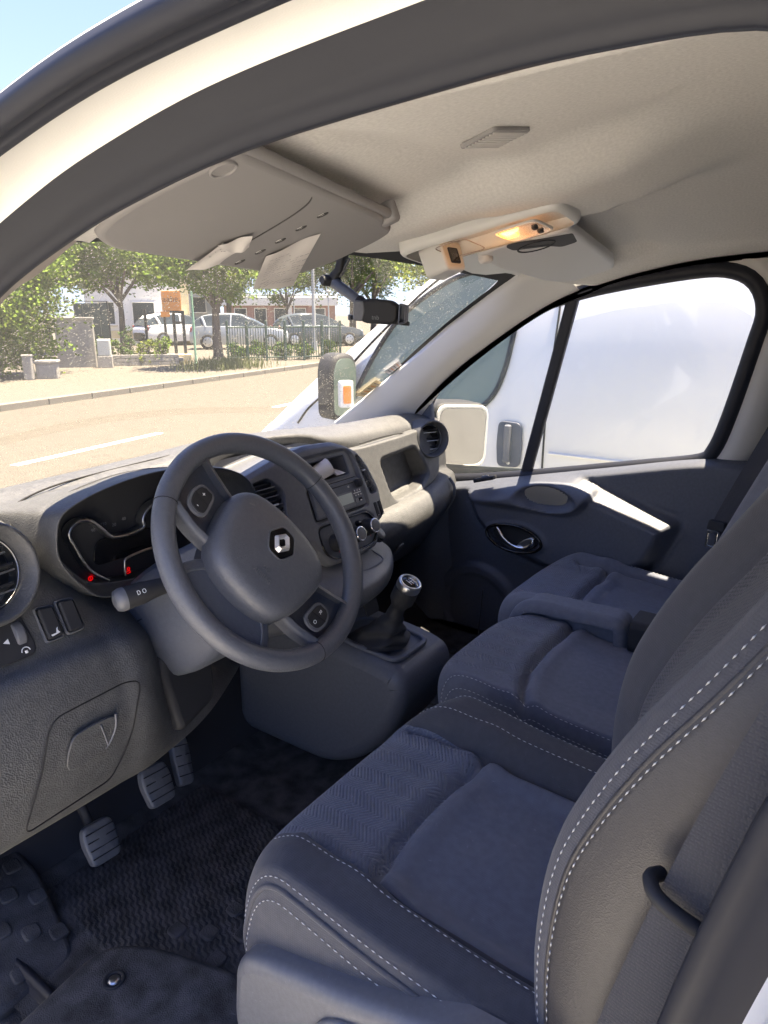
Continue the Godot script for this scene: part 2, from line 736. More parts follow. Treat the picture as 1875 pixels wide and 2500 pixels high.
	for k in 42000:
		var x := r.randi() % 1024
		var y := r.randi() % 1024
		if patch.get_noise_2d(x, y) + r.randf_range(-0.5, 0.5) < -0.15: continue
		var a := r.randf_range(0.15, 0.8)
		var g := r.randf_range(0.84, 0.97)
		dm.set_pixel(x, y, Color(g, g * 0.985, g * 0.93, a))
		for q in ([[1, 0], [0, 1], [1, 1]] if r.randf() < 0.45 else [[1, 0]]):
			dm.set_pixel((x + q[0]) % 1024, (y + q[1]) % 1024, Color(g, g, g * 0.93, a * r.randf_range(0.6, 1.0)))
	for k in 46:
		var p := Vector2(r.randf() * 1024, r.randf() * 1024)
		var dir := Vector2.from_angle(r.randf_range(-1.2, -0.5))
		for i in r.randi_range(5, 22):
			p += dir
			dm.set_pixel(posmod(int(p.x), 1024), posmod(int(p.y), 1024), Color(0.95, 0.93, 0.86, 0.5))
	m = mat("glass_dust", Color(1, 1, 1, 1), 0.9)
	m.albedo_texture = ImageTexture.create_from_image(dm)
	m.transparency = BaseMaterial3D.TRANSPARENCY_ALPHA
	m.backlight = Color(1, 0.98, 0.92)
	# outdoors
	m = mat("asphalt", lin(0.138, 0.122, 0.094), 0.95)
	m.albedo_texture = tex(speck_image(512, 0.62, 0.10, 0.02, 5000, 0.45, 0.85, 31))
	tri(bumpy(m, fine, 0.5), 0.35)
	m = mat("bay_concrete", lin(0.62, 0.615, 0.60), 0.95)
	m.albedo_texture = tex(speck_image(512, 0.72, 0.25, 0.012, 3000, 0.5, 0.98, 33))
	tri(bumpy(m, fine, 0.4), 0.5)
	m = mat("pavement_stone", lin(0.142, 0.126, 0.100), 0.95)
	m.albedo_texture = tex(speck_image(512, 0.72, 0.12, 0.02, 3000, 0.55, 0.95, 32))
	tri(bumpy(m, fine, 0.4), 0.5)
	m = mat("kerb_stone", lin(0.155, 0.142, 0.118), 0.9)
	tri(bumpy(m, fine, 0.4), 3.0)
	mat("road_paint", lin(0.80, 0.80, 0.76), 0.8)
	m = mat("concrete", lin(0.36, 0.34, 0.31), 0.92)
	m.albedo_texture = dust_b
	m.albedo_color = lin(0.95, 0.91, 0.84)
	tri(bumpy(m, fine, 0.5), 1.2)
	m = mat("render_white", lin(0.74, 0.72, 0.66), 0.9)
	tri(bumpy(m, fine, 0.2), 2.0)
	m = mat("render_yellow", lin(0.62, 0.52, 0.30), 0.9)
	tri(bumpy(m, fine, 0.2), 2.0)
	m = mat("brick_red", lin(0.33, 0.19, 0.15), 0.9)
	tri(bumpy(m, fine, 0.4), 2.0)
	m = mat("panel_dark", lin(0.045, 0.065, 0.06), 0.6)
	mat("fence_green", lin(0.035, 0.075, 0.055), 0.55)
	mat("pole_green", lin(0.22, 0.42, 0.30), 0.5)
	mat("pole_grey", lin(0.34, 0.36, 0.36), 0.5)
	mat("post_black", lin(0.02, 0.022, 0.022), 0.5)
	mat("sign_orange", lin(0.75, 0.30, 0.07), 0.6)
	mat("sign_ink", lin(0.10, 0.07, 0.05), 0.7)
	mat("cabinet_grey", lin(0.46, 0.48, 0.47), 0.6)
	mat("roof_sheet", lin(0.50, 0.54, 0.54), 0.6)
	m = mat("bark", lin(0.10, 0.08, 0.065), 0.95)
	tri(bumpy(m, grain, 0.8), 2.0)
	var leafs := [[0.11, 0.17, 0.022], [0.075, 0.13, 0.022], [0.165, 0.21, 0.026], [0.065, 0.115, 0.026]]
	for k in leafs.size():
		m = mat("leaf_%d" % k, lin(leafs[k][0], leafs[k][1], leafs[k][2]), 0.8)
		m.metallic_specular = 0.2
		m.backlight = lin(0.55, 0.66, 0.12)
		m.vertex_color_use_as_albedo = true
	mat("grass", lin(0.12, 0.14, 0.04), 0.8)
	mat("car_silver", lin(0.40, 0.43, 0.45), 0.3, 0.4)
	mat("car_grey", lin(0.10, 0.12, 0.14), 0.3, 0.4)
	mat("car_white", lin(0.70, 0.71, 0.71), 0.3)
	mat("tyre", lin(0.018, 0.018, 0.018), 0.85)
	mat("van_glass", lin(0.15, 0.19, 0.155), 0.05)
	mat("lamp_white", lin(0.62, 0.64, 0.64), 0.15)
	mat("lamp_orange", lin(0.70, 0.22, 0.04), 0.3)

# ---------------------------------------------------------------- the van the photograph was taken in
const DOOR_LOOP := [[-.60, 1.17], [-.50, 1.275], [-.32, 1.425], [-.15, 1.545], [-.037, 1.605], [.111, 1.654], [.223, 1.681], [.34, 1.701], [.482, 1.713], [.60, 1.718], [.70, 1.708], [.772, 1.655], [.795, 1.55], [.775, 1.40], [.742, 1.282], [.706, 1.102], [.68, .9], [.655, .7], [.60, .56], [.45, .515], [.2, .505], [-.2, .505], [-.45, .52], [-.57, .6], [-.62, .8], [-.635, 1.03]]
const EDGE := [[-.60, 1.17], [-.50, 1.275], [-.32, 1.425], [-.15, 1.545], [-.037, 1.605], [.111, 1.654], [.223, 1.681], [.34, 1.701], [.482, 1.713], [.60, 1.718], [1.2, 1.725]]
# window of the passenger door, (z, y)
const WINDOW := [[-.53, 1.10], [-.515, 1.21], [-.46, 1.325], [-.374, 1.422], [-.221, 1.539], [-.041, 1.597], [.1, 1.630], [.312, 1.661], [.40, 1.660], [.452, 1.632], [.474, 1.575], [.462, 1.50], [.424, 1.312], [.395, 1.215], [.36, 1.188], [.20, 1.152], [-.153, 1.076], [-.36, 1.038], [-.50, 1.03]]

func own_van() -> void:
	van = thing("delivery_van", "white van in the foreground seen through its open doorway, its charcoal cab filling the picture", "van")
	van_shell()
	van_headliner()
	passenger_side()
	van_floor()
	dashboard()
	centre_stack()
	cluster()
	steering()
	gear_lever()
	driver_seat()
	passenger_bench()
	belts()

func head_y(x: float, z: float) -> float:
	var ax := absf(x)
	var e := curve_at(EDGE, z)
	var c := e + lerpf(0.026, 0.008, ss(0.2, 0.55, z))
	if ax >= 0.72:
		return lerpf(c, e, clampf((ax - 0.72) / 0.08, 0, 1))
	var y := lerpf(c, maxf(c, 1.697), ss(0.72, 0.55, ax))
	var front := ss(-0.10, 0.50, z - 0.10 * ax)
	y += 0.108 * pow(1.0 - pow(ax / 0.72, 2.0), 0.75) * front
	y += 0.034 * ss(0.715, 0.67, ax) * ss(0.10, 0.22, ax) * ss(0.31, 0.20, z)
	y -= 0.048 * ss(0.25, 0.085, absf(x - 0.02)) * ss(0.56, 0.36, z) * ss(0.10, 0.32, z)
	return y

func screen_at(u: float, v: float) -> Vector3:
	var b := Vector3(u * 0.80, 1.165, -0.97 + 0.16 * u * u)
	var t := Vector3(u * 0.705, 1.725 - 0.045 * u * u, -0.23 + 0.10 * u * u)
	return b.lerp(t, v) + Vector3(0, 0.045, -0.035) * (4.0 * v * (1.0 - v)) * 0.55

func van_shell() -> void:
	var loop := resample(spline(zy(DOOR_LOOP, 0.0), 6, true), 260, true)
	var left := Vector3.LEFT
	var seal := p2([[.004, .790], [.012, .797], [.011, .804], [.003, .808], [-.002, .808], [-.007, .813], [-.016, .820], [-.026, .826], [-.032, .829], [-.034, .825], [-.02, .806], [-.005, .792]])
	var door_ring := group_part(van, "driver_doorway")
	tag(door_ring, "open driver's doorway with black rubber seals and cream painted jamb")
	part(door_ring, "door_seal", sweep(loop, seal, left, true), M.black_rubber)
	part(door_ring, "jamb", sweep(loop, p2([[-.026, .826], [-.032, .832], [-.035, .844], [-.034, .862], [-.030, .878], [-.025, .890], [-.019, .899]]), left, true, false), M.door_jamb_paint)
	var over := resample(spline(zy(DOOR_LOOP.slice(0, 12), 0.0), 6), 130)
	var rear := resample(spline(zy(DOOR_LOOP.slice(11, 19), 0.0), 6), 60)
	part(door_ring, "gutter_seal", sweep(over, p2([[-.024, .895], [-.015, .899], [-.010, .905], [-.011, .911], [-.016, .914], [-.011, .919], [-.012, .926], [-.019, .931], [-.027, .929], [-.031, .910]]), left, false), M.black_rubber)
	part(door_ring, "body_lip", sweep(over, p2([[-.022, .930], [-.030, .926], [-.040, .905], [-.052, .86]]), left, false, false), M.white_paint)
	part(door_ring, "rear_pillar_skin", sweep(rear, p2([[-.019, .898], [-.020, .912], [-.026, .930], [-.045, .945], [-.10, .955]]), left, false, false), M.white_paint)
	# the same seal round the passenger door
	part(van, "passenger_door_seal", moved(sweep(loop, seal, left, true), Transform3D(Basis(Vector3(-1, 0, 0), Vector3(0, 1, 0), Vector3(0, 0, 1)), Vector3.ZERO)), M.black_rubber)
	# outer skin: roof, sides, nose, rear
	var secs := []
	for q in [[-.245, 1.742, .70], [-.17, 1.79, .75], [-.05, 1.84, .80], [.25, 1.905, .855], [.8, 1.945, .87], [1.6, 1.955, .87], [2.7, 1.945, .87]]:
		var y: float = q[1]
		var w: float = q[2]
		secs.append(pv([[-w, y - .172 + .10 * ss(.25, -.245, q[0]), q[0]], [-w * .93, y - .125 + .06 * ss(.25, -.245, q[0]), q[0]], [-w * .75, y - .07, q[0]], [-w * .4, y - .015, q[0]], [0, y, q[0]], [w * .4, y - .015, q[0]], [w * .75, y - .07, q[0]], [w * .93, y - .125 + .06 * ss(.25, -.245, q[0]), q[0]], [w, y - .172 + .10 * ss(.25, -.245, q[0]), q[0]]]))
	for q in secs:
		for k in q.size():
			var p: Vector3 = q[k]
			q[k] = p + V(0, 0, (.12 * pow(absf(p.x) / .7, 2.0)) * ss(.3, -.25, p.z))
	part(van, "roof", loft(secs, 3, 3), M.white_paint)
	for s in [-1.0, 1.0]:
		var rows := []
		for z in [.84, 1.5, 2.2, 2.75]:
			rows.append(pv([[s * .90, .28, z], [s * .955, .5, z], [s * .965, .9, z], [s * .955, 1.4, z], [s * .88, 1.775, z]]))
		part(van, "rear_side_panel", loft(rows, 2, 4), M.white_paint)
		part(van, "front_wing", loft([pv([[s * .85, .35, -1.55], [s * .90, .75, -1.5], [s * .84, .94, -1.4], [s * .74, 1.00, -1.35]]), pv([[s * .92, .40, -1.0], [s * .955, .8, -1.0], [s * .90, 1.05, -1.0], [s * .81, 1.085, -.98]]), pv([[s * .93, .40, -.66], [s * .96, .8, -.66], [s * .93, 1.12, -.66], [s * .84, 1.20, -.62]])], 4, 4), M.white_paint)
	part(van, "bonnet", loft([pv([[-.74, 1.00, -1.36], [0, 1.01, -1.50], [.74, 1.00, -1.36]]), pv([[-.80, 1.06, -1.15], [0, 1.06, -1.30], [.80, 1.06, -1.15]]), pv([[-.80, 1.085, -1.0], [0, 1.085, -1.14], [.80, 1.085, -1.0]])], 4, 6), M.white_paint)
	part(van, "scuttle_panel", loft([pv([[-.82, 1.08, -1.02], [0, 1.08, -1.16], [.82, 1.08, -1.02]]), pv([[-.82, 1.12, -.90], [0, 1.12, -1.05], [.82, 1.12, -.90]]), pv([[-.82, 1.168, -.80], [0, 1.168, -.96], [.82, 1.168, -.80]])], 3, 6), M.soft_black)
	part(van, "nose", loft([pv([[-.85, .35, -1.55], [0, .35, -1.75], [.85, .35, -1.55]]), pv([[-.88, .75, -1.52], [0, .75, -1.72], [.88, .75, -1.52]]), pv([[-.74, 1.00, -1.36], [0, 1.01, -1.50], [.74, 1.00, -1.36]])], 4, 6), M.white_paint)
	for s in [-1.0, 1.0]:
		part(van, "roof_corner_panel", loft([pv([[s * .930, 1.728, .66], [s * .905, 1.748, .66], [s * .855, 1.772, .66]]), pv([[s * .937, 1.705, .755], [s * .912, 1.745, .755], [s * .860, 1.775, .755]]), pv([[s * .952, 1.64, .825], [s * .93, 1.73, .85], [s * .868, 1.778, .87]])], 4, 4), M.white_paint)
	part(van, "bulkhead", rbox(1.78, 1.36, .03), M.lining_grey, Transform3D(Basis(), V(0, 1.17, 1.18)))
	part(van, "rear_door", rbox(1.86, 1.5, .05, .02), M.white_paint, Transform3D(Basis(), V(0, 1.08, 2.76)))
	part(van, "underbody", rbox(1.7, .10, 4.1, .02), M.soft_black, Transform3D(Basis(), V(0, .36, .62)))
	for s in [-1.0, 1.0]:
		for z in [-1.0, 1.95]:
			var w := part(van, "road_wheel", lathe([[.0, -.1], [.20, -.1], [.30, -.095], [.325, -.07], [.33, 0], [.325, .07], [.30, .095], [.20, .1], [.0, .1]], 28), M.tyre, Transform3D(Basis(Vector3(0, 0, 1), PI / 2), V(s * .80, .33, z)))
			part(w, "rim", lathe([[.0, -.105], [.19, -.105], [.2, -.09], [.2, .09], [.19, .105], [.0, .105]], 28), M.satin_metal)
	# open driver's door, swung forward and out of the picture
	var dd := group_part(van, "driver_door")
	dd.position = V(-.97, 0, -.62)
	dd.rotation.y = deg_to_rad(-78)
	part(dd, "panel", plate(rpoly([[0, .5], [1.25, .5], [1.30, 1.0], [1.28, 1.19], [.02, 1.03]], .06), .07, .02), M.white_paint, Transform3D(Basis(Vector3(0, 0, 1), Vector3(0, 1, 0), Vector3(-1, 0, 0)), V(.035, 0, 0)))
	part(dd, "window_frame", tube(spline(pv([[0, 1.05, .06], [0, 1.25, .15], [0, 1.56, .45], [0, 1.68, .8], [0, 1.68, 1.15], [0, 1.5, 1.27], [0, 1.2, 1.24]]), 6), .022), M.white_paint)
	# windscreen, its dust and its printed edge
	var rows := []
	for i in 25:
		var r := PackedVector3Array()
		for j in 33: r.append(screen_at(j / 16.0 - 1.0, i / 24.0))
		rows.append(r)
	var ws := part(van, "windscreen", surf(rows), M.screen_glass)
	tag(ws, "dusty windscreen with dried splashes")
	rows = []
	for i in 25:
		var r := PackedVector3Array()
		for j in 33: r.append(screen_at(j / 16.0 - 1.0, i / 24.0) + V(0, .004, -.004))
		rows.append(r)
	var dust_m: StandardMaterial3D = M.glass_dust
	dust_m.uv1_scale = Vector3(1.05, 0.62, 1)
	var du := part(ws, "dust", surf(rows), dust_m)
	tag(du, "dried dust and splashes", "", "", "stuff")
	for s in [-1.0, 1.0]:
		rows = []
		for i in 41:
			var v := i / 40.0
			var w := 0.035 + 0.03 * ss(.9, 1.0, v)
			var r := PackedVector3Array()
			for k in 4: r.append(screen_at(s * (1.0 - w * (1.0 - k / 3.0)), v) + V(0, -.004, .004))
			rows.append(r)
		part(ws, "edge_band", surf(rows), M.soft_black)
	rows = []
	for i in 4:
		var r := PackedVector3Array()
		for j in 61: r.append(screen_at(j / 30.0 - 1.0, 1.0 - .05 * i / 3.0) + V(0, -.0045, .0045))
		rows.append(r)
	part(ws, "edge_band", surf(rows), M.soft_black)
	# printed dots behind the mirror base
	var dots := []
	var dot := plate(circle2(.0014, 6), .0003, .0001, 1)
	for i in 26:
		for j in 44:
			var u := -.01 + (j + .5 * (i % 2)) * .0052 * 1.4
			var v := .945 - i * .0062
			if Vector2((u - .14) / .15, (v - .94) / .17).length() > 1.0: continue
			var p := screen_at(u, v)
			var nn := (screen_at(u + .01, v) - p).cross(screen_at(u, v + .01) - p).normalized()
			dots.append([dot, Transform3D(Basis.looking_at(nn, Vector3.RIGHT), p + V(0, -.0035, .0035))])
	tag(part(ws, "printed_dots", joined(dots), M.soft_black), "fine printed dots at the top of the windscreen", "", "", "stuff")
	# roof pillars beside the windscreen
	part(van, "driver_roof_pillar", loft([pv([[-.803, 1.648, .075], [-.803, 1.60, -.037], [-.803, 1.54, -.15], [-.803, 1.42, -.32], [-.81, 1.26, -.52], [-.82, 1.15, -.62]]), pv([[-.755, 1.678, .05], [-.765, 1.618, -.08], [-.765, 1.565, -.2], [-.77, 1.445, -.38], [-.775, 1.29, -.58], [-.79, 1.17, -.70]]), pv([[-.702, 1.668, .0], [-.70, 1.62, -.13], [-.70, 1.582, -.236], [-.715, 1.44, -.45], [-.735, 1.28, -.67], [-.75, 1.17, -.82]]), pv([[-.70, 1.69, -.09], [-.70, 1.64, -.18], [-.70, 1.60, -.26], [-.72, 1.455, -.47], [-.74, 1.29, -.69], [-.755, 1.17, -.85]])], 5, 6), M.pillar_brown)
	part(van, "passenger_roof_pillar", loft([pv([[.71, 1.69, -.16], [.715, 1.645, -.215], [.725, 1.555, -.335], [.73, 1.415, -.52], [.735, 1.20, -.82]]), pv([[.692, 1.672, -.075], [.708, 1.63, -.17], [.718, 1.548, -.303], [.722, 1.41, -.495], [.722, 1.192, -.80]]), pv([[.735, 1.668, -.02], [.738, 1.616, -.115], [.738, 1.52, -.245], [.745, 1.38, -.43], [.75, 1.16, -.69]]), pv([[.79, 1.635, .02], [.80, 1.585, -.075], [.80, 1.495, -.222], [.81, 1.345, -.415], [.82, 1.12, -.60]]), pv([[.83, 1.62, .0], [.83, 1.57, -.10], [.83, 1.475, -.255], [.83, 1.325, -.45], [.84, 1.10, -.62]])], 5, 6), M.lining_grey)

func van_headliner() -> void:
	var rows := []
	for i in 57:
		var t := i / 56.0
		var r := PackedVector3Array()
		for j in 97:
			var x := -.80 + 1.60 * j / 96.0
			var zf := -.215 + .27 * pow(absf(x) / .78, 2.4)
			var z := lerpf(zf, 1.15, t * t * .6 + t * .4)
			r.append(V(x, head_y(x, z), z))
		rows.append(r)
	var hl := part(van, "headliner", surf(rows), M.headliner_cloth)
	tag(hl, "beige cloth roof lining with a raised pod round the console")
	# small slotted grille
	var g0 := V(-.355, head_y(-.355, .318), .318)
	var gr := frame_of(g0 + V(0, -.0005, 0), V(-.315, head_y(-.315, .326), .326) - g0, V(-.363, head_y(-.363, .358), .358) - g0)
	part(hl, "roof_grille", plate(rrect(.075, .055, .006), .005, .002), M.visor_vinyl, gr)
	for k in 9:
		part(hl, "grille_slot", rbox(.066, .0022, .002, .0005), M.lining_grey, on(gr, 0, -.022 + k * .0055, .0055))
	# overhead console running back from the windscreen header
	var cf := frame_of(V(.025, 1.712, .115), V(1, -.12, .0), V(0, .2, 1))
	var con := part(van, "overhead_console", plate(rpoly([[-.066, .165], [.062, .165], [.068, .10], [.064, -.13], [.05, -.165], [-.05, -.165], [-.066, -.13]], .035, 6), .045, .012, 4), M.console_grey, cf * Transform3D(Basis(), V(0, 0, -.032)))
	tag(con, "pale grey roof console with a lit reading lamp and a small display")
	part(con, "lamp_bezel", ring(rpoly([[-.042, .05], [.040, .056], [.046, -.028], [-.036, -.034]], .016), rpoly([[-.038, .046], [.036, .051], [.042, -.024], [-.032, -.030]], .014), .004), M.console_grey, on(Transform3D(), 0.0, .062, .0440))
	var lens := part(con, "lamp_lens", plate(rpoly([[-.037, .045], [.035, .05], [.041, -.023], [-.031, -.029]], .013), .005, .002), M.lamp_lens, on(Transform3D(), 0, .062, .0440))
	var glow := StandardMaterial3D.new()
	glow.resource_name = "lamp_glow"
	glow.albedo_color = Color(1.0, .78, .45)
	glow.emission_enabled = true
	glow.emission = Color(1.0, .62, .22)
	glow.emission_energy_multiplier = 0.16
	part(con, "lamp_bulb", plate(rrect(.040, .030, .012), .003, .001), glow, on(Transform3D(), -.002, .046, .0450))
	for k in 2:
		part(con, "lamp_switch", plate(rrect(.013, .010, .004), .007, .002), M.soft_black, on(Transform3D(), -.014 + k * .026, .100, .0470))
	part(con, "cover_outline", ring(rpoly([[-.043, -.038], [.043, -.038], [.046, .032], [-.046, .032]], .018), inset(rpoly([[-.043, -.038], [.043, -.038], [.046, .032], [-.046, .032]], .018), .002), .0012), M.pillar_brown, on(Transform3D(), .0, -.052, .0445))
	var dsp := frame_of(V(.048, 1.672, .018), V(1, 0, .0), V(0, .93, -.36))
	var pod := part(van, "clock_pod", plate(rpoly([[-.042, .03], [-.036, -.028], [.036, -.028], [.042, .03]], .012), .05, .006), M.console_grey, dsp * Transform3D(Basis(), V(0, 0, -.03)))
	tag(pod, "small pod with a dark clock display")
	part(pod, "display", plate(rrect(.030, .026, .002), .003, .0006), M.black_gloss, on(Transform3D(), -.002, -.001, .0495))
	part(pod, "display_frame", ring(rrect(.034, .030, .003), rrect(.030, .026, .002), .004), M.soft_black, on(Transform3D(), -.002, -.001, .0496))
	part(pod, "clock_digits", words("12:50", .009), M.grey_print, on(Transform3D(), -.002, -.001, .0528))
	var ol := OmniLight3D.new()
	ol.name = "reading_lamp"
	ol.light_color = Color(1.0, .68, .34)
	ol.light_energy = 0.0009
	ol.light_size = 0.02
	ol.omni_range = 3.0
	ol.omni_attenuation = 2.0
	ol.shadow_enabled = true
	van.add_child(ol)
	ol.position = (cf * V(-.002, .046, .030))
	visors()

func visor(outline: Array, o: Vector3, ex: Vector3, ey: Vector3, th: float) -> Array:
	var f := frame_of(o, ex, ey)
	return [plate(spline2(outline, 5, true), th, th * .45, 4), f]

func visors() -> void:
	# driver's visor, tipped down: hinge edge at the back, free edge over the glass
	var hl := V(-.68, 1.72, .212)
	var hr := V(-.27, 1.7115, .095)
	var f := frame_of(hl, hr - hl, hr - V(-.25, 1.642, -.089))
	var out := rpoly([[-.012, .004], [.412, .004], [.440, -.008], [.500, -.010], [.520, -.05], [.516, -.14], [.490, -.195], [.40, -.203], [.145, -.203], [.025, -.203], [-.022, -.180], [-.036, -.13], [-.030, -.055]], .028, 6)
	f = f * Transform3D(Basis(), V(0, 0, -.014))
	var v := part(van, "sun_visor", plate(out, .020, .008, 4), M.visor_vinyl, f)
	tag(v, "taupe driver's sun visor holding slips of paper")
	part(v, "hinge_rod", tube(pv([[.0, .004, .008], [.45, .004, .008]]), .0075, 10), M.visor_vinyl)
	part(v, "hinge_clip", rbox(.030, .034, .03, .008), M.visor_vinyl, Transform3D(Basis(), V(.448, .0, .006)))
	part(v, "pivot_cap", ring(circle2(.015, 20), circle2(.012, 20), .003), M.visor_vinyl, Transform3D(Basis(), V(-.004, -.022, .0190)))
	part(v, "pocket_seam", tube(spline(pv([[.160, .0, .016], [.188, -.018, .0200], [.204, -.05, .0202], [.213, -.10, .0202], [.216, -.15, .0202], [.217, -.198, .017]]), 6), .0012, 6), M.seam_dark)
	for k in 5:
		var ep: Array = [[.259, -.034], [.267, -.072], [.274, -.110], [.277, -.146], [.276, -.181]][k]
		part(v, "eyelet", ring(circle2(.0085, 16, .5), circle2(.0062, 16, .35), .0015), M.seam_dark, Transform3D(Basis(Vector3(0, 0, 1), -.15), V(ep[0], ep[1], .0196)))
		part(v, "eyelet_glint", plate(circle2(.006, 12, .4), .001, .0003), M.lining_grey, Transform3D(Basis(Vector3(0, 0, 1), -.15), V(ep[0] - .002, ep[1], .0196)))
	# passenger's visor folded the same way, with a label and a round mark
	var pl := V(.245, 1.712, .175)
	var pr := V(.655, 1.700, .225)
	var e2 := pr - pl
	var d2 := V(.62, 1.652, .02) - pr
	var f2 := frame_of(pl, e2, -d2)
	var v2 := part(van, "sun_visor", plate(rpoly([[-.06, .050], [.36, -.048], [.43, -.080], [.436, -.19], [.405, -.218], [.304, -.219], [.055, -.184], [-.10, -.143], [-.12, -.09]], .022, 6), .022, .009, 4), M.lining_grey, f2 * Transform3D(Basis(), V(0, 0, -.022)))
	tag(v2, "grey passenger's sun visor with a round embossed mark")
	part(v2, "label_band", plate(rpoly([[-.115, -.056], [-.10, -.07], [-.06, -.078], [.0, -.03], [.042, -.022], [.045, .012], [-.03, .040]], .01), .0012, .0004), M.seam_dark, Transform3D(Basis(), V(0, 0, .0215)))
	part(v2, "round_mark", ring(circle2(.040, 28, .9), circle2(.036, 28, .9), .002), M.soft_black, Transform3D(Basis(), V(-.033, -.040, .0222)))
	part(v2, "mark_band", plate(rrect(.058, .007, .003), .0015, .0005), M.soft_black, Transform3D(Basis(Vector3(0, 0, 1), .6), V(-.033, -.040, .0220)))
	part(v2, "hinge_clip", rbox(.03, .025, .025, .007), M.lining_grey, Transform3D(Basis(), V(-.085, -.13, .022)))

# ---------------------------------------------------------------- passenger door, window, floor
func gx(y: float) -> float:
	return 0.885 - 0.055 * (y - 1.05) / 0.6

func sheet(zy_poly: PackedVector2Array, dx := 0.0) -> ArrayMesh:
	var v := PackedVector3Array()
	for q in zy_poly: v.append(V(gx(q.y) + dx, q.y, q.x))
	return pack(v, Geometry2D.triangulate_polygon(zy_poly))

func belt_y(z: float) -> float:
	return curve_at([[-.62, .97], [-.36, 1.022], [-.172, 1.062], [.136, 1.132], [.376, 1.186], [.467, 1.192], [.58, 1.185], [.72, 1.17]], z)

func passenger_side() -> void:
	var path := PackedVector3Array()
	for q in resample(spline(zy(WINDOW, 0.0), 6, true), 150, true): path.append(V(gx(q.y) - .022, q.y, q.z))
	var door := group_part(van, "passenger_door")
	tag(door, "closed passenger door with dark trim, chrome release lever and lowered window")
	part(door, "window_seal", sweep(path, p2([[.006, -.012], [.006, .004], [-.002, .014], [-.014, .018], [-.026, .014], [-.034, .004], [-.034, -.012]]), Vector3.LEFT, true), M.black_rubber)
	part(door, "window_frame", sweep(path, p2([[-.030, .004], [-.045, .012], [-.07, .010], [-.10, -.01], [-.11, -.05]]), Vector3.LEFT, true, false), M.lining_grey)
	part(door, "outer_panel", loft([pv([[.94, .45, -.62], [.962, .8, -.62], [.95, 1.0, -.62], [.90, 1.05, -.62]]), pv([[.94, .45, .1], [.965, .8, .1], [.955, 1.05, .1], [.90, 1.10, .1]]), pv([[.94, .45, .8], [.965, .8, .8], [.955, 1.1, .8], [.90, 1.18, .8]])], 4, 4), M.white_paint)
	part(door, "pillar_skin", loft([pv([[.90, 1.18, .45], [.875, 1.45, .50], [.85, 1.72, .50]]), pv([[.955, 1.1, .60], [.945, 1.45, .63], [.92, 1.78, .62]]), pv([[.95, 1.1, .85], [.95, 1.45, .85], [.945, 1.82, .85]])], 3, 4), M.white_paint)
	# window bar and panes
	var a := V(gx(1.61) - .018, 1.61, -.005)
	var b := V(gx(1.06) - .018, 1.06, -.143)
	part(door, "window_bar", sweep(pv([a, a.lerp(b, .33), a.lerp(b, .66), b]), p2([[-.017, -.008], [.017, -.008], [.017, .006], [.010, .011], [-.010, .011], [-.017, .006]]), Vector3.LEFT), M.black_rubber)
	var quarter := p2([[-.535, 1.08], [-.46, 1.34], [-.374, 1.435], [-.221, 1.55], [-.02, 1.61], [-.145, 1.05]])
	part(door, "quarter_pane", sheet(quarter, .0), M.glass)
	var main_poly := p2([[-.14, 1.04], [-.02, 1.547], [.105, 1.577], [.236, 1.596], [.32, 1.60], [.40, 1.597], [.455, 1.565], [.478, 1.53], [.48, 1.40], [.42, 1.18]])
	part(door, "side_pane", sheet(main_poly, .004), M.glass)
	# printed-thin dust on both panes
	# sail panel with the mirror foot
	part(door, "mirror_sail", plate(rpoly([[-.60, 1.00], [-.575, 1.16], [-.515, 1.285], [-.475, 1.29], [-.462, 1.20], [-.455, 1.0]], .02), .02, .007), M.dark_plastic, Transform3D(Basis(Vector3(0, 0, 1), Vector3(0, 1, 0), Vector3(-1, 0, 0)), V(.835, 0, 0)))
	# inner panel: one sheet with its armrest, pull pod and recesses worked in
	var arm := rpoly([[.055, 1.098], [.119, 1.085], [.25, 1.046], [.362, 1.013], [.338, .94], [.307, .866], [.20, .80], [.10, .775], [-.022, .79], [-.165, .83], [-.273, .91], [-.315, 1.01], [-.20, 1.048], [-.07, 1.088]], .03)
	var pod := rpoly([[-.33, 1.015], [-.195, 1.050], [-.073, 1.092], [.055, 1.104], [.135, 1.078], [.105, 1.018], [.06, .990], [-.136, .986], [-.30, .985]], .03)
	var spk := V(-.27, .60, 0)
	var rows := []
	for i in 104:
		var v := i / 97.0
		var r := PackedVector3Array()
		for j in 180:
			var z := -.60 + 1.30 * j / 179.0
			var top := belt_y(z)
			var y := lerpf(.50, top, minf(v, 1.0))
			var p := Vector2(z, y)
			var x := .812 - .014 * ss(.55, .9, y)
			x += .05 * ss(top - .022, top, y) * ss(top - .022, top, y) * .6
			if v > 1.0: x += .03 + .012 * (i - 97)
			var dz := sdp(p, arm)
			x -= .062 * ss(.004, -.046, dz)
			if dz > 0.0 and dz < .01: x += .004
			var dp := sdp(p, pod)
			x -= .024 * ss(.003, -.020, dp)
			var el := Vector2((z + .018) / .098, (y - 1.034) / .036).rotated(-.06)
			x += .046 * ss(1.08, .72, el.length())
			var eh := Vector2((z + .115) / .088, (y - .893) / .042).rotated(-.14)
			x += .030 * ss(1.0, .80, eh.length()) - .005 * ss(1.35, 1.12, eh.length()) * ss(.95, 1.1, eh.length())
			var ds := Vector2(z - spk.x, y - spk.y).length()
			x -= .016 * ss(.165, .15, ds)
			x += .010 * ss(.125, .115, ds)
			r.append(V(x, y, z))
		rows.append(r)
	var pn := part(door, "inner_panel", surf(rows), M.dark_plastic)
	tag(pn, "dark moulded inner door panel with armrest and speaker swell")
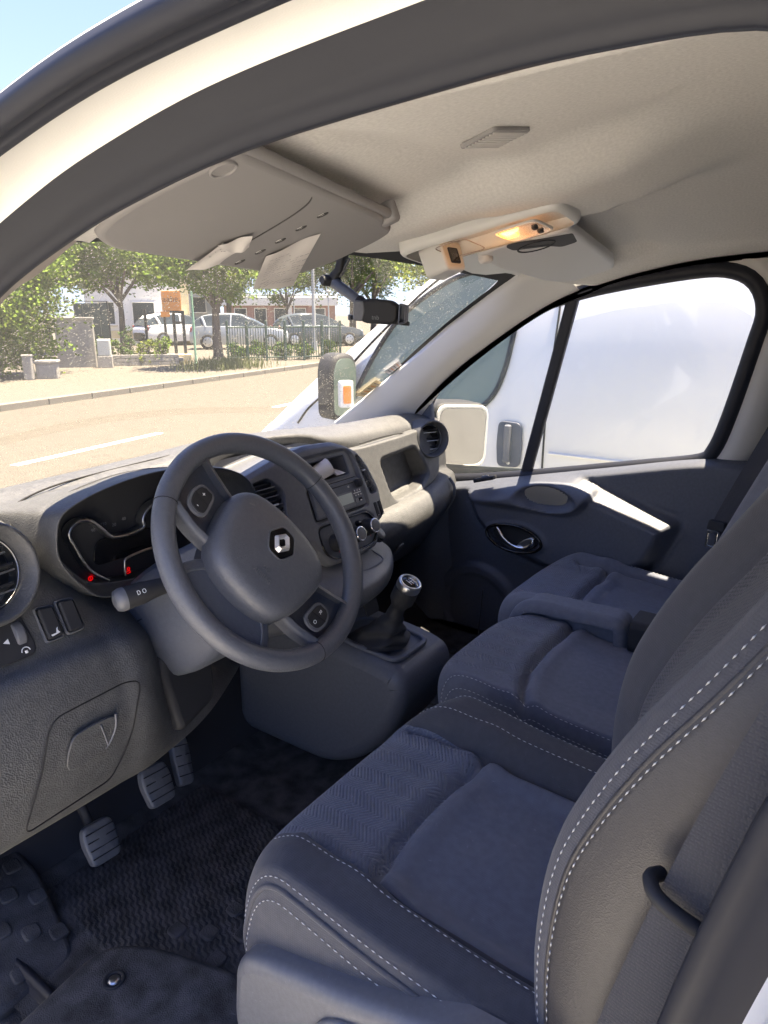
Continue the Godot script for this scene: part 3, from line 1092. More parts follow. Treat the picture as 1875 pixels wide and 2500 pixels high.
	part(door, "pull_cup", plate(spline2([[-.085, .002], [-.05, .030], [.0, .036], [.055, .022], [.06, -.01], [.03, -.024], [-.055, -.026]], 4, true), .006, .002, 3), M.satin_metal, Transform3D(Basis(Vector3(0, 0, 1), Vector3(0, 1, 0), Vector3(-1, 0, 0)), V(.762, 1.038, -.02)))
	part(door, "lever_bezel", sweep(spline(zy([[-.205, .905], [-.17, .93], [-.10, .935], [-.04, .915], [-.02, .885], [-.05, .86], [-.12, .852], [-.18, .87]], .730), 5, true), circle2(.005, 8), Vector3.LEFT, true), M.black_gloss)
	part(door, "lever_bowl", plate(spline2([[-.19, .90], [-.16, .922], [-.10, .926], [-.05, .908], [-.034, .885], [-.06, .866], [-.12, .86], [-.17, .874]], 4, true), .004, .001), M.soft_black, Transform3D(Basis(Vector3(0, 0, 1), Vector3(0, 1, 0), Vector3(-1, 0, 0)), V(.752, 0, 0)))
	var lv := spline(pv([[.743, .924, -.185], [.738, .915, -.168], [.730, .890, -.145], [.726, .872, -.11], [.726, .870, -.075], [.728, .888, -.05], [.730, .902, -.048]]), 6)
	part(door, "release_lever", tube(lv, .0065, 8), M.chrome)
	part(door, "lever_grip", plate(spline2([[-.10, .868], [-.06, .868], [-.042, .885], [-.046, .908], [-.07, .900], [-.09, .885]], 4, true), .008, .003), M.satin_metal, Transform3D(Basis(Vector3(0, 0, 1), Vector3(0, 1, 0), Vector3(-1, 0, 0)), V(.736, 0, 0)))
	part(door, "window_switch", rbox(.03, .012, .07, .003), M.soft_black, Transform3D(Basis(Vector3(1, 0, 0), -.28), V(.765, 1.062, -.235)))
	part(door, "switch_key", rbox(.016, .006, .02, .002), M.mid_plastic, Transform3D(Basis(Vector3(1, 0, 0), -.28), V(.765, 1.070, -.235)))
	# pillar lining behind the door
	part(van, "passenger_rear_pillar", loft([pv([[.84, .6, .545], [.835, 1.0, .545], [.83, 1.25, .555], [.81, 1.5, .575], [.80, 1.71, .56]]), pv([[.795, .6, .60], [.79, 1.0, .60], [.785, 1.25, .61], [.775, 1.5, .63], [.765, 1.73, .63]]), pv([[.78, .6, .70], [.775, 1.0, .70], [.77, 1.25, .70], [.765, 1.5, .71], [.755, 1.735, .72]]), pv([[.80, .6, 1.16], [.80, 1.0, 1.16], [.80, 1.25, 1.16], [.79, 1.5, 1.16], [.77, 1.73, 1.16]])], 4, 4), M.lining_grey)
	part(van, "driver_rear_pillar", loft([pv([[-.80, .5, .70], [-.80, 1.0, .72], [-.80, 1.3, .77], [-.80, 1.6, .82], [-.80, 1.72, .80]]), pv([[-.79, .5, .90], [-.79, 1.0, .92], [-.79, 1.3, .95], [-.78, 1.6, .95], [-.77, 1.73, .95]]), pv([[-.80, .5, 1.16], [-.80, 1.0, 1.16], [-.80, 1.3, 1.16], [-.79, 1.6, 1.16], [-.77, 1.73, 1.16]])], 4, 4), M.lining_grey)
	# mirror outside the passenger window
	var mr := group_part(van, "door_mirror")
	tag(mr, "passenger door mirror seen through the window")
	var mf := Transform3D(Basis(Vector3(0, 1, 0), deg_to_rad(-29)), V(1.005, 1.145, -.46))
	part(mr, "housing", plate(rpoly([[-.125, -.12], [.115, -.13], [.125, .11], [-.105, .125]], .05, 6), .13, .02, 4), M.soft_black, mf * Transform3D(Basis(), V(0, 0, -.13)))
	part(mr, "rim", ring(rpoly([[-.118, -.113], [.108, -.123], [.118, .103], [-.098, .118]], .045, 6), rpoly([[-.104, -.102], [.098, -.111], [.107, .093], [-.086, .105]], .038, 6), .008), M.lining_grey, mf * Transform3D(Basis(), V(0, 0, -.003)))
	part(mr, "mirror_glass", plate(rpoly([[-.104, -.102], [.098, -.111], [.107, .093], [-.086, .105]], .038, 6), .004, .001), M.mirror_glass, mf * Transform3D(Basis(), V(0, 0, -.001)))
	part(mr, "arm", tube(pv([[.86, 1.06, -.54], [.93, 1.07, -.55], [1.0, 1.09, -.55]]), .03, 10), M.soft_black)

func van_floor() -> void:
	var rows := []
	for i in 30:
		var r := PackedVector3Array()
		for j in 12:
			var z := 1.18 - 1.98 * i / 29.0
			var x := -.84 + 1.68 * j / 11.0
			r.append(V(x, .498 + .55 * pow(ss(-.40, -.95, z), 1.0), z))
		rows.append(r)
	var fl := part(van, "cab_floor", surf(rows), M.floor_rubber)
	tag(fl, "worn black rubber cab floor with studs, ribs and dried mud")
	part(fl, "toe_board", loft([pv([[-.84, .52, -.44], [0, .52, -.44], [.84, .52, -.44]]), pv([[-.84, .66, -.56], [0, .66, -.56], [.84, .66, -.56]]), pv([[-.84, 1.0, -.72], [0, 1.0, -.72], [.84, 1.0, -.72]])], 4, 4), M.carpet_dark)
	# ribbed field of the driver's mat
	rows = []
	for i in 150:
		var z := -.42 + .44 * i / 149.0
		var r := PackedVector3Array()
		for j in 130:
			var x := -.705 + .42 * j / 129.0
			var q := (x * .86 + z * .5) * 1.0
			var s := (z * .86 - x * .5)
			var g := sin(TAU * (q / .0105) + 1.1 * sin(TAU * s / .022))
			var e := ss(0, .02, minf(minf(x + .705, -.285 - x), minf(z + .42, .02 - z)))
			r.append(V(x, .5005 + (.0042 + .0026 * g) * e, z))
		rows.append(r)
	part(fl, "ribbed_mat", surf(rows), M.floor_rubber)
	var stud := plate(rrect(.030, .030, .010), .007, .003, 3)
	var flat := Basis(Vector3(1, 0, 0), -PI / 2)
	var spots := []
	for i in 7:
		for j in 9:
			spots.append([-.66 + i * .062 + (.03 if j % 2 else 0.0), -.13 + j * .052])
	for sp in spots:
		if sp[1] < .02 and sp[0] > -.55 and sp[1] < -.1: continue
		part(fl, "stud", stud, M.floor_rubber, Transform3D(flat, V(sp[0], .5035, sp[1])))
	for i in 7:
		for j in 6:
			part(fl, "stud", stud, M.floor_rubber, Transform3D(flat, V(.15 + i * .075 + (.035 if j % 2 else 0.0), .4985, -.33 + j * .06)))
	# raised foot rest along the sill, with studs of its own
	var fr := frame_of(V(-.765, .520, -.33), V(1, -.10, .10), V(-.10, .30, -1))
	var rest := part(fl, "foot_rest", plate(rpoly([[-.10, -.11], [.050, -.09], [.07, .10], [.05, .24], [-.10, .24]], .03), .03, .01), M.floor_rubber, fr * Transform3D(Basis(), V(0, 0, -.025)))
	for q in [[.034, .14], [.005, .085], [.045, .055], [-.03, .025], [.008, -.005], [.045, -.03], [-.035, -.065], [-.07, .10], [-.075, -.03], [-.04, .16]]:
		part(fl, "stud", stud, M.floor_rubber, on(fr, q[0], q[1], .002))
	# step below the doorway
	part(fl, "door_step", rbox(.20, .06, 1.35, .012), M.floor_rubber, Transform3D(Basis(), V(-.875, .455, .05)))
	# sill trim with a screw
	var sill := part(van, "sill_trim", plate(rpoly([[-.705, -.195], [-.655, -.13], [-.605, .04], [-.60, .30], [-.62, .62], [-.92, .62], [-.92, -.17]], .045, 5), .045, .014, 4), M.floor_rubber, Transform3D(Basis(Vector3(1, 0, 0), Vector3(0, 0, 1), Vector3(0, -1, 0)) * Basis(Vector3(1, 0, 0), 0.0), V(0, .49, 0)) if false else Transform3D(Basis(Vector3(1, 0, 0), Vector3(0, 0, 1), Vector3(0, 1, 0)), V(0, .488, 0)))
	tag(sill, "scuffed plastic sill trim by the driver's doorway")
	part(sill, "screw_well", ring(circle2(.018, 24), circle2(.012, 24), .004), M.soft_black, Transform3D(Basis(), V(-.735, -.115, .0445)))
	part(sill, "screw_head", lathe([[.0, .004], [.006, .004], [.009, .002], [.010, .0]], 18), M.satin_metal, Transform3D(Basis(Vector3(1, 0, 0), PI / 2), V(-.735, -.115, .045)))
	# engine cover and side lining of the foot wells
	part(van, "kick_panel", loft([pv([[.80, .52, -.62], [.79, .75, -.62], [.80, 1.0, -.62]]), pv([[.77, .52, -.48], [.76, .75, -.46], [.78, 1.0, -.44]]), pv([[.81, .52, -.36], [.81, .75, -.36], [.815, 1.0, -.36]])], 4, 4), M.dark_plastic)
	part(van, "driver_kick_panel", loft([pv([[-.80, .50, -.64], [-.79, .75, -.64], [-.80, 1.0, -.64]]), pv([[-.80, .50, -.50], [-.79, .75, -.50], [-.80, 1.0, -.50]]), pv([[-.83, .50, -.40], [-.82, .75, -.40], [-.82, 1.0, -.40]])], 4, 4), M.dark_plastic)
	# pedals
	pedal(V(-.592, .578, -.362), .072, .078, "clutch pedal, worn rubber pad, nearest the doorway", -.12)
	pedal(V(-.455, .622, -.362), .072, .082, "brake pedal, worn rubber pad in the middle", -.12)
	pedal(V(-.372, .622, -.385), .046, .105, "accelerator pedal, narrow pad", -.30)

func pedal(at: Vector3, w: float, h: float, label: String, lean: float) -> void:
	var p := group_part(van, "pedal")
	tag(p, label)
	var f := Transform3D(Basis(Vector3(0, 1, 0), .10) * Basis(Vector3(1, 0, 0), -.52) * Basis(Vector3(0, 0, 1), lean), at)
	part(p, "pad", plate(rpoly([[-w * .42, -h / 2], [w * .42, -h / 2], [w / 2, h * .15], [w * .40, h / 2], [-w * .40, h / 2], [-w / 2, h * .15]], .012), .016, .006, 3, .004), M.mid_plastic, f)
	for k in 4:
		part(p, "tread_groove", rbox(w * .86, .0022, .0016, .0006), M.soft_black, f * Transform3D(Basis(), V(0, -h * .3 + k * h * .2, .0192 - .0006 * absf(k - 1.5))))
	part(p, "arm", tube(pv([at + V(0, .0, -.006), at + V(.01, .10, -.10), at + V(.012, .26, -.17)]), .010, 8), M.soft_black)

# ---------------------------------------------------------------- dashboard
func dashboard() -> void:
	var st := {
		-.90: [[-.84, 1.165], [-0.66, 1.201], [-.50, 1.262], [-.37, 1.262], [-.275, 1.240], [-.24, 1.195], [-.205, 1.15], [-.182, 1.098], [-.145, 1.074], [-.128, .96], [-.153, .850], [-.20, .835], [-.36, .80]],
		-.72: [[-.86, 1.165], [-0.66, 1.204], [-.50, 1.264], [-.38, 1.264], [-.285, 1.245], [-.245, 1.197], [-.207, 1.15], [-.184, 1.098], [-.147, 1.074], [-.128, .96], [-.153, .847], [-.20, .832], [-.36, .80]],
		-.655: [[-.875, 1.165], [-0.67, 1.206], [-.51, 1.266], [-.41, 1.266], [-.335, 1.246], [-.29, 1.19], [-.225, 1.145], [-.19, 1.095], [-.149, 1.072], [-.129, .96], [-.154, .846], [-.20, .832], [-.36, .80]],
		-.585: [[-.89, 1.165], [-0.68, 1.207], [-.52, 1.268], [-.44, 1.268], [-.40, 1.25], [-.36, 1.18], [-.28, 1.125], [-.215, 1.09], [-.160, 1.062], [-.137, .96], [-.155, .846], [-.20, .832], [-.36, .80]],
		-.45: [[-.92, 1.165], [-0.7, 1.209], [-.53, 1.27], [-.45, 1.27], [-.42, 1.25], [-.40, 1.18], [-.36, 1.10], [-.32, 1.05], [-.285, .98], [-.265, .91], [-.20, .845], [-.22, .832], [-.40, .80]],
		-.28: [[-.945, 1.165], [-0.71, 1.21], [-.545, 1.272], [-.475, 1.273], [-.445, 1.255], [-.44, 1.19], [-.42, 1.10], [-.40, 1.02], [-.36, .96], [-.33, .90], [-.29, .84], [-.31, .82], [-.46, .80]],
		-.10: [[-.96, 1.165], [-0.72, 1.21], [-.56, 1.276], [-.48, 1.284], [-.448, 1.278], [-.47, 1.23], [-.48, 1.12], [-.46, 1.02], [-.43, .95], [-.41, .90], [-.39, .85], [-.41, .82], [-.50, .80]],
		.12: [[-.96, 1.165], [-0.72, 1.21], [-.56, 1.270], [-.48, 1.276], [-.448, 1.268], [-.47, 1.22], [-.48, 1.12], [-.46, 1.02], [-.43, .95], [-.41, .90], [-.39, .85], [-.41, .82], [-.50, .80]],
		.26: [[-.945, 1.165], [-0.72, 1.204], [-.58, 1.258], [-.49, 1.255], [-.452, 1.238], [-.46, 1.19], [-.455, 1.10], [-.44, 1.03], [-.36, 1.012], [-.335, .945], [-.40, .845], [-.43, .82], [-.56, .80]],
		.42: [[-.93, 1.165], [-0.71, 1.201], [-.57, 1.25], [-.49, 1.243], [-.455, 1.215], [-.455, 1.15], [-.45, 1.08], [-.435, 1.03], [-.345, 1.018], [-.318, .95], [-.395, .835], [-.43, .815], [-.56, .80]],
		.62: [[-.90, 1.165], [-0.69, 1.201], [-.56, 1.248], [-.49, 1.242], [-.455, 1.215], [-.455, 1.15], [-.45, 1.08], [-.43, 1.045], [-.345, 1.03], [-.325, .96], [-.41, .835], [-.44, .815], [-.56, .80]],
		.74: [[-.87, 1.165], [-0.68, 1.196], [-.56, 1.244], [-.49, 1.24], [-.45, 1.21], [-.44, 1.15], [-.435, 1.09], [-.42, 1.06], [-.36, 1.045], [-.345, .98], [-.43, .85], [-.46, .82], [-.58, .80]],
		.86: [[-.83, 1.165], [-0.68, 1.191], [-.56, 1.236], [-.49, 1.23], [-.45, 1.20], [-.44, 1.14], [-.435, 1.09], [-.43, 1.06], [-.40, 1.04], [-.39, .98], [-.46, .86], [-.49, .83], [-.60, .80]],
	}
	var secs := []
	for x in st: secs.append(spline(zy(st[x], x), 8))
	var d := part(van, "dashboard", surf(loft_rows(secs, 8)), M.dash_plastic)
	tag(d, "charcoal dashboard dusted over, sunlit along its top")
	# panel gaps
	part(d, "pad_gap", tube(spline(pv([[-.702, 1.232, -.270], [-.690, 1.257, -.318], [-.655, 1.268, -.372], [-.60, 1.272, -.412], [-.52, 1.273, -.447], [-.40, 1.273, -.472], [-.25, 1.275, -.486]]), 8), .0018, 5), M.groove_black)
	part(d, "knee_gap", tube(spline(pv([[-.90, 1.088, -.166], [-.75, 1.086, -.168], [-.65, 1.083, -.172], [-.60, 1.078, -.18]]), 6), .0035, 6), M.groove_black)
	part(d, "screen_vent_slot", tube(spline(pv([[-.74, 1.185, -.74], [-.4, 1.187, -.82], [0, 1.187, -.85], [.4, 1.185, -.83], [.70, 1.185, -.76]]), 6), .008, 6), M.groove_black)
	# round vent by the driver's door
	round_vent(d, V(-.784, 1.230, -.203), V(.16, .22, .96), .074, .054, "round air vent beside the driver's doorway")
	round_vent(d, V(.703, 1.183, -.398), V(-.42, .12, .90), .062, .046, "round air vent at the passenger end of the dash")
	# switches under the vent
	var f := frame_of(V(-.715, 1.130, -.198), V(1, 0, -.02), V(0, .895, -.445))
	for k in 2:
		var sx: float = [-.001, .032][k]
		var sw := part(d, "rocker_switch", plate(rpoly([[-.0115, -.024], [.0115, -.024], [.0115, .021], [-.0115, .024]], .004), .012, .003), M.soft_black, on(f, sx, .003 - .0 * k, -.001))
		part(d, "switch_rim", ring(rpoly([[-.0145, -.028], [.0148, -.028], [.0148, .025], [-.0145, .028]], .006), rpoly([[-.0118, -.0245], [.012, -.0245], [.012, .0215], [-.0118, .0245]], .004), .006), M.mid_plastic, on(f, sx, .003, .0))
		if k == 0:
			part(d, "switch_symbol", plate(rpoly([[-.007, -.003], [.002, -.003], [.003, .003], [.006, .005], [.004, .0], [.007, -.004], [-.006, -.006]], .001), .0006, .0002), M.white_print, on(f, sx, -.012, .0112))
	var hb := part(d, "headlamp_switch_plate", plate(rpoly([[-.085, -.032], [.004, -.032], [.010, -.02], [.004, .030], [-.085, .030]], .008), .006, .002), M.soft_black, on(f, -.040, .0, .0005))
	for k in 2:
		var wx: float = [-.102, -.055][k]
		part(d, "thumb_wheel", moved(lathe([[.0, -.007], [.020, -.007], [.022, -.005], [.022, .005], [.020, .007], [.0, .007]], 28), Transform3D(Basis(Vector3(0, 0, 1), PI / 2), Vector3.ZERO)), M.mid_plastic, on(f, wx + .008, .004, -.008))
	part(d, "wheel_pointer", plate(p2([[-.004, 0], [.004, -.004], [.004, .004]]), .0006, .0002), M.white_print, on(f, -.068, -.002, .0066))
	var arc := PackedVector3Array()
	for k in 9: arc.append(V(cos(PI * k / 8.0) * .006, sin(PI * k / 8.0) * .006, 0))
	part(d, "dimmer_symbol", joined([[tube(arc, .0008, 5), Transform3D()], [tube(pv([[0, -.003, 0], [0, .001, 0]]), .0022, 6), Transform3D()]]), M.white_print, on(f, -.047, -.0235, .0066))
	part(d, "headlamp_symbol", joined([[tube(pv([[-.002, -.004, 0], [.003, -.003, 0], [.004, 0, 0], [.003, .003, 0], [-.002, .004, 0], [-.002, -.004, 0]]), .0007, 5), Transform3D()], [tube(pv([[-.010, -.003, 0], [-.004, -.002, 0]]), .0006, 5), Transform3D()], [tube(pv([[-.010, .0, 0], [-.004, .001, 0]]), .0006, 5), Transform3D()], [tube(pv([[-.010, .003, 0], [-.004, .004, 0]]), .0006, 5), Transform3D()]]), M.white_print, on(f, -.090, -.0235, .0066))
	part(d, "wheel_mark", words("0", .009), M.white_print, on(f, -.094, .0, .0145))
	# fuse cover below the wheel
	var kf := frame_of(V(-.72, .955, -.1265), V(1, 0, -.03), V(0, .99, .08))
	var lid := rpoly([[-.106, -.082], [-.073, .0], [-.058, .058], [-.046, .074], [.066, .076], [.09, .068], [.094, .055], [.077, -.012], [.06, -.045], [.032, -.078]], .012)
	var rr := []
	var fc := part(d, "fuse_cover_gap", ring(inset(lid, -.0018), lid, .002), M.groove_black, on(kf, 0, 0, .001))
	var bowl := spline2([[-.034, -.02], [-.028, .024], [-.004, .034], [.045, .030], [.040, .002], [.02, -.02]], 4, true)
	part(d, "finger_bowl", plate(bowl, .003, .0012), M.dash_plastic, on(kf, 0.0, .0, .0015))
	part(d, "bowl_edge", tube(spline(pv([[.046, .034, .005], [.045, .012, .005], [.036, -.008, .004], [.026, -.018, .003]]), 5), .002, 6), M.mid_plastic, kf)
	part(d, "bowl_edge", tube(spline(pv([[.020, .028, .005], [.026, .006, .004], [.030, -.012, .004]]), 5), .0016, 6), M.mid_plastic, kf)
	# knee bolster right of the column
	part(d, "column_bracket", plate(rpoly([[-.05, -.10], [.055, -.085], [.085, .065], [-.03, .085], [-.06, .03]], .02), .05, .012), M.soft_black, frame_of(V(-.50, .955, -.225), V(1, 0, -.2), V(0, .97, -.2)))
	# passenger side: fascia with an open cubby
	var pf := frame_of(V(.57, 1.10, -.395), V(1, 0, 0), V(0, .96, -.28))
	var edge := rpoly([[-.36, -.10], [-.164, -.104], [-.013, -.095], [.125, -.062], [.18, -.035], [.20, .02], [.19, .09], [.14, .132], [-.007, .124], [-.20, .120], [-.36, .128]], .03)
	var cub := rpoly([[-.131, .056], [.047, .067], [.062, .055], [.098, -.02], [.032, -.055], [-.098, -.066], [-.115, -.037]], .016)
	var rows := []
	for i in 92:
		var y := -.13 + .28 * i / 91.0
		var r := PackedVector3Array()
		for j in 170:
			var x := -.38 + .62 * j / 169.0
			var p := Vector2(x, y)
			var z := .004 - .012 * pow(x / .3, 2.0)
			z -= .075 * ss(-.014, .010, sdp(p, edge)) + .03 * ss(.0, .05, sdp(p, edge))
			var dc := sdp(p, cub)
			z -= (.085 + .02 * (y + .06) / .12) * ss(.004, -.009, dc) + .005 * ss(.014, .004, dc)
			r.append(pf * V(x, y, z))
		rows.append(r)
	part(d, "passenger_fascia", surf(rows), M.dash_plastic)
	part(d, "airbag_gap", tube(spline(pv([[-.20, .120, -.008], [-.10, .124, -.006], [-.0, .122, -.010], [.06, .118, -.02]]), 5), .0018, 5), M.groove_black, pf)
	part(d, "pad_tab", ring(rpoly([[-.03, -.014], [.03, -.012], [.028, .014], [-.028, .012]], .006), inset(rpoly([[-.03, -.014], [.03, -.012], [.028, .014], [-.028, .012]], .006), .0016), .0016), M.groove_black, frame_of(V(.24, 1.258, -.545), V(1, 0, -.1), V(0, -.06, -1)))
	# glove box handle and end cap
	part(d, "glove_latch", plate(rpoly([[-.012, -.022], [.014, -.012], [.012, .020], [-.010, .012]], .004), .006, .002), M.mid_plastic, frame_of(V(.42, .905, -.338), V(1, 0, 0), V(0, .85, .55)))
	part(d, "end_trim", tube(spline(pv([[.742, 1.055, -.352], [.748, 1.02, -.335], [.745, .97, -.345], [.735, .90, -.395], [.72, .86, -.43]]), 6), .005, 6), M.mid_plastic)

func round_vent(d: Node, at: Vector3, n: Vector3, r_out: float, r_in: float, label: String) -> void:
	var f := frame_of(at, Vector3.UP.cross(n), n.cross(Vector3.UP.cross(n)))
	var up := f * Transform3D(Basis(Vector3(1, 0, 0), PI / 2), Vector3.ZERO)
	var v := part(d, "round_vent", lathe([[r_out * 1.06, -.06], [r_out * 1.02, -.02], [r_out, .0], [r_out * .97, .008], [r_out * .92, .011], [r_out * .87, .009], [r_in * 1.04, -.004], [r_in, -.02], [r_in * .98, -.06]], 48), M.dash_plastic, up)
	tag(v, label)
	part(d, "vent_trim", lathe([[r_in * 1.0, -.016], [r_in * .975, -.012], [r_in * .95, -.014], [r_in * .94, -.03]], 48), M.satin_metal, up)
	part(d, "vent_well", plate(circle2(r_in, 32), .003, .001), M.groove_black, f * Transform3D(Basis(), V(0, 0, -.040)))
	for k in 3:
		var y := -.028 + k * .027
		var half := sqrt(maxf(r_in * r_in - y * y, .0001)) * .92
		part(d, "vent_blade", rbox(half * 2, .016, .004, .0015), M.soft_black, f * Transform3D(Basis(Vector3(1, 0, 0), 1.15), V(0, y, -.024)))
		part(d, "blade_edge", rbox(half * 1.9, .0028, .0022, .0008), M.satin_metal, f * Transform3D(Basis(), V(0, y - .006, -.016)))

func centre_stack() -> void:
	var f := frame_of(V(.03, 1.14, -.235), V(1, 0, 0), V(0, .94, -.35))
	var pod := rpoly([[-.295, .085], [-.27, .118], [-.15, .146], [-.06, .158], [.035, .152], [.085, .134], [.122, .115], [.150, .080], [.173, .01], [.160, -.060], [.118, -.075], [.113, -.10], [.09, -.124], [.0, -.128], [-.09, -.124], [-.115, -.08], [-.15, -.05], [-.26, -.02], [-.30, .03]], .014)
	var bay := rpoly([[-.095, .128], [.076, .127], [.094, .110], [.104, -.010], [.10, -.021], [-.10, -.021]], .012)
	var tray := rpoly([[-.085, .113], [.063, .113], [.066, .066], [-.085, .066]], .006)
	var clim := rpoly([[-.10, -.031], [.082, -.031], [.106, -.052], [.109, -.078], [.09, -.108], [.07, -.115], [-.07, -.115], [-.1, -.09]], .02)
	var vent_l := rpoly([[-.245, .098], [-.193, .105], [-.162, .068], [-.176, .0], [-.222, .012]], .014)
	var vent_r := rpoly([[.103, .104], [.122, .103], [.152, .012], [.148, .004], [.121, .003]], .008)
	var rows := []
	for i in 150:
		var y := -.15 + .33 * i / 149.0
		var r := PackedVector3Array()
		for j in 210:
			var x := -.32 + .51 * j / 209.0
			var p := Vector2(x, y)
			var z := -.012 * pow(absf(x) / .2, 2.0)
			var dp := sdp(p, pod)
			z -= .16 * ss(-.003, .014, dp) + .006 * ss(-.016, -.002, dp)
			if dp < 0.0:
				z -= .008 * ss(.003, -.004, sdp(p, bay))
				z -= .095 * ss(.001, -.005, sdp(p, tray))
				z -= .010 * ss(.003, -.005, sdp(p, clim))
				z -= .045 * ss(.002, -.005, sdp(p, vent_l))
				z -= .020 * ss(.002, -.004, sdp(p, vent_r))
			r.append(f * V(x, y, z))
		rows.append(r)
	var cs := part(van, "centre_stack", surf(rows), M.mid_plastic)
	tag(cs, "centre stack with tray, radio, heater knobs and tall vents")
	part(cs, "tray_rim", ring(inset(tray, -.006), inset(tray, .0005), .004), M.dark_plastic, on(f, 0, 0, -.009))
	# radio
	var rf := on(f, 0, 0, -.009)
	part(cs, "radio", plate(rpoly([[-.090, -.016], [.089, -.016], [.084, .054], [-.090, .054]], .004), .010, .0025), M.dark_plastic, rf)
	part(cs, "radio_gap", ring(rpoly([[-.092, -.018], [.091, -.018], [.086, .056], [-.092, .056]], .005), rpoly([[-.090, -.016], [.089, -.016], [.084, .054], [-.090, .054]], .004), .002), M.groove_black, on(f, 0, 0, -.0085))
	part(cs, "radio_lip", rbox(.17, .0018, .002, .0006), M.groove_black, on(f, -.004, .0435, .0012))
	part(cs, "radio_screen", plate(rrect(.070, .024, .002), .0016, .0005), M.lcd, on(f, .009, .0095, .0006))
	part(cs, "screen_panel", plate(rrect(.088, .036, .002), .0012, .0004), M.mid_plastic, on(f, .004, .007, .0002))
	for i in 3:
		for j in 2:
			part(cs, "radio_key", plate(rrect(.0085, .0075, .001), .0022, .0006), M.mid_plastic, on(f, .0555 + i * .0098, .0225 - j * .0115, .0006))
			part(cs, "key_mark", plate(rrect(.0028, .0018, .0004), .0006, .0001), M.white_print, on(f, .0555 + i * .0098, .0225 - j * .0115, .0027))
	part(cs, "key_line", rbox(.028, .0014, .0008, .0002), M.white_print, on(f, .0653, .0172, .0014))
	part(cs, "radio_key", plate(rrect(.012, .010, .001), .0022, .0006), M.mid_plastic, on(f, .0555, -.0015, .0006))
	part(cs, "usb_socket", plate(rrect(.012, .008, .001), .0012, .0004), M.groove_black, on(f, .071, -.0005, .0010))
	part(cs, "socket_tongue", plate(rrect(.006, .0022, .0004), .001, .0003), M.white_print, on(f, .071, -.003, .0020))
	part(cs, "radio_mark", joined([[rbox(.010, .0012, .0006, .0002), Transform3D(Basis(), V(0, 0, 0))], [rbox(.0016, .006, .0006, .0002), Transform3D(Basis(), V(-.005, 0, 0))]]), M.white_print, on(f, -.022, .034, .0014))
	part(cs, "radio_mark", words("MP3", .005), M.grey_print, on(f, .056, .046, .0013))
	part(cs, "radio_mark", words("BT", .0055), M.white_print, on(f, .040, .036, .0013))
	part(cs, "volume_knob", lathe([[.0, .012], [.0085, .012], [.0105, .010], [.011, .0]], 24), M.soft_black, on(f, .076, .0385, .0005) * Transform3D(Basis(Vector3(1, 0, 0), PI / 2), Vector3.ZERO))
	# heater controls
	part(cs, "heater_plate", plate(inset(clim, .003), .004, .0015), M.dark_plastic, on(f, 0, 0, -.013))
	part(cs, "heater_gap", ring(inset(clim, -.001), inset(clim, .004), .0045), M.black_gloss, on(f, 0, 0, -.0075))
	for k in 3:
		var kx: float = [-.052, .014, .073][k]
		var ky: float = [-.077, -.077, -.071][k]
		var kf := on(f, kx, ky, -.008) * Transform3D(Basis(Vector3(1, 0, 0), PI / 2), Vector3.ZERO)
		part(cs, "heater_knob", lathe([[.0, .030], [.0145, .030], [.0165, .027], [.019, .006], [.021, .0]], 32), M.soft_black, kf)
		part(cs, "knob_ring", lathe([[.0148, .0295], [.0165, .0305], [.0182, .0285], [.0178, .025]], 32), M.chrome, kf)
		part(cs, "knob_cap", lathe([[.0, .0318], [.012, .0314], [.0148, .0300]], 32), M.mid_plastic, kf)
		part(cs, "knob_pointer", rbox(.0016, .008, .001, .0003), M.red_mark, on(f, kx + .004, ky - .021, -.006))
		for q in 5:
			var a := PI * (.2 + .15 * q)
			part(cs, "dial_mark", plate(circle2(.0011, 8), .0006, .0002), M.grey_print, on(f, kx + cos(a) * .0265, ky + sin(a) * .0265, -.0088))
	for k in 2:
		part(cs, "heater_button", lathe([[.0, .010], [.005, .010], [.0065, .008], [.007, .0]], 20), M.black_gloss, on(f, .043 - k * .062, -.054, -.0095) * Transform3D(Basis(Vector3(1, 0, 0), PI / 2), Vector3.ZERO))
	# tall vents either side
	for k in 6:
		var y := .093 - k * .0158
		var x := .1135 + k * .0034
		part(cs, "vent_slat", plate(rpoly([[-.012, -.0066], [.0125, -.0066], [.012, .0066], [-.0125, .0066]], .001), .006, .0015), M.mid_plastic, on(f, x, y, -.0165, .03))
	part(cs, "vent_slider", rbox(.012, .004, .006, .0015), M.satin_metal, on(f, .124, .064, -.008))
	part(cs, "vent_wheel", rbox(.008, .008, .006, .001), M.soft_black, on(f, .135, .0115, -.008))
	for k in 5:
		var y := .090 - k * .0195
		part(cs, "vent_slat", rbox(.062, .014, .003, .001), M.soft_black, on(f, -.206 + k * .0045, y, -.022) * Transform3D(Basis(Vector3(1, 0, 0), .85), Vector3.ZERO))
		part(cs, "slat_edge", rbox(.060, .0028, .0028, .001), M.mid_plastic, on(f, -.206 + k * .0045, y - .0055, -.0155))
	part(cs, "vent_slider", rbox(.024, .0045, .006, .0015), M.satin_metal, on(f, -.196, .046, -.012))
	for k in 2:
		part(cs, "door_lock_switch", plate(rrect(.012, .036, .003), .008, .0025), M.soft_black, on(f, .126 + k * .019, -.038, -.011, .03))
		part(cs, "switch_mark", rbox(.006, .0016, .0008, .0002), M.white_print, on(f, .126 + k * .019, -.053, -.0025, .03))
	# tray lip under the stack
	var secs := []
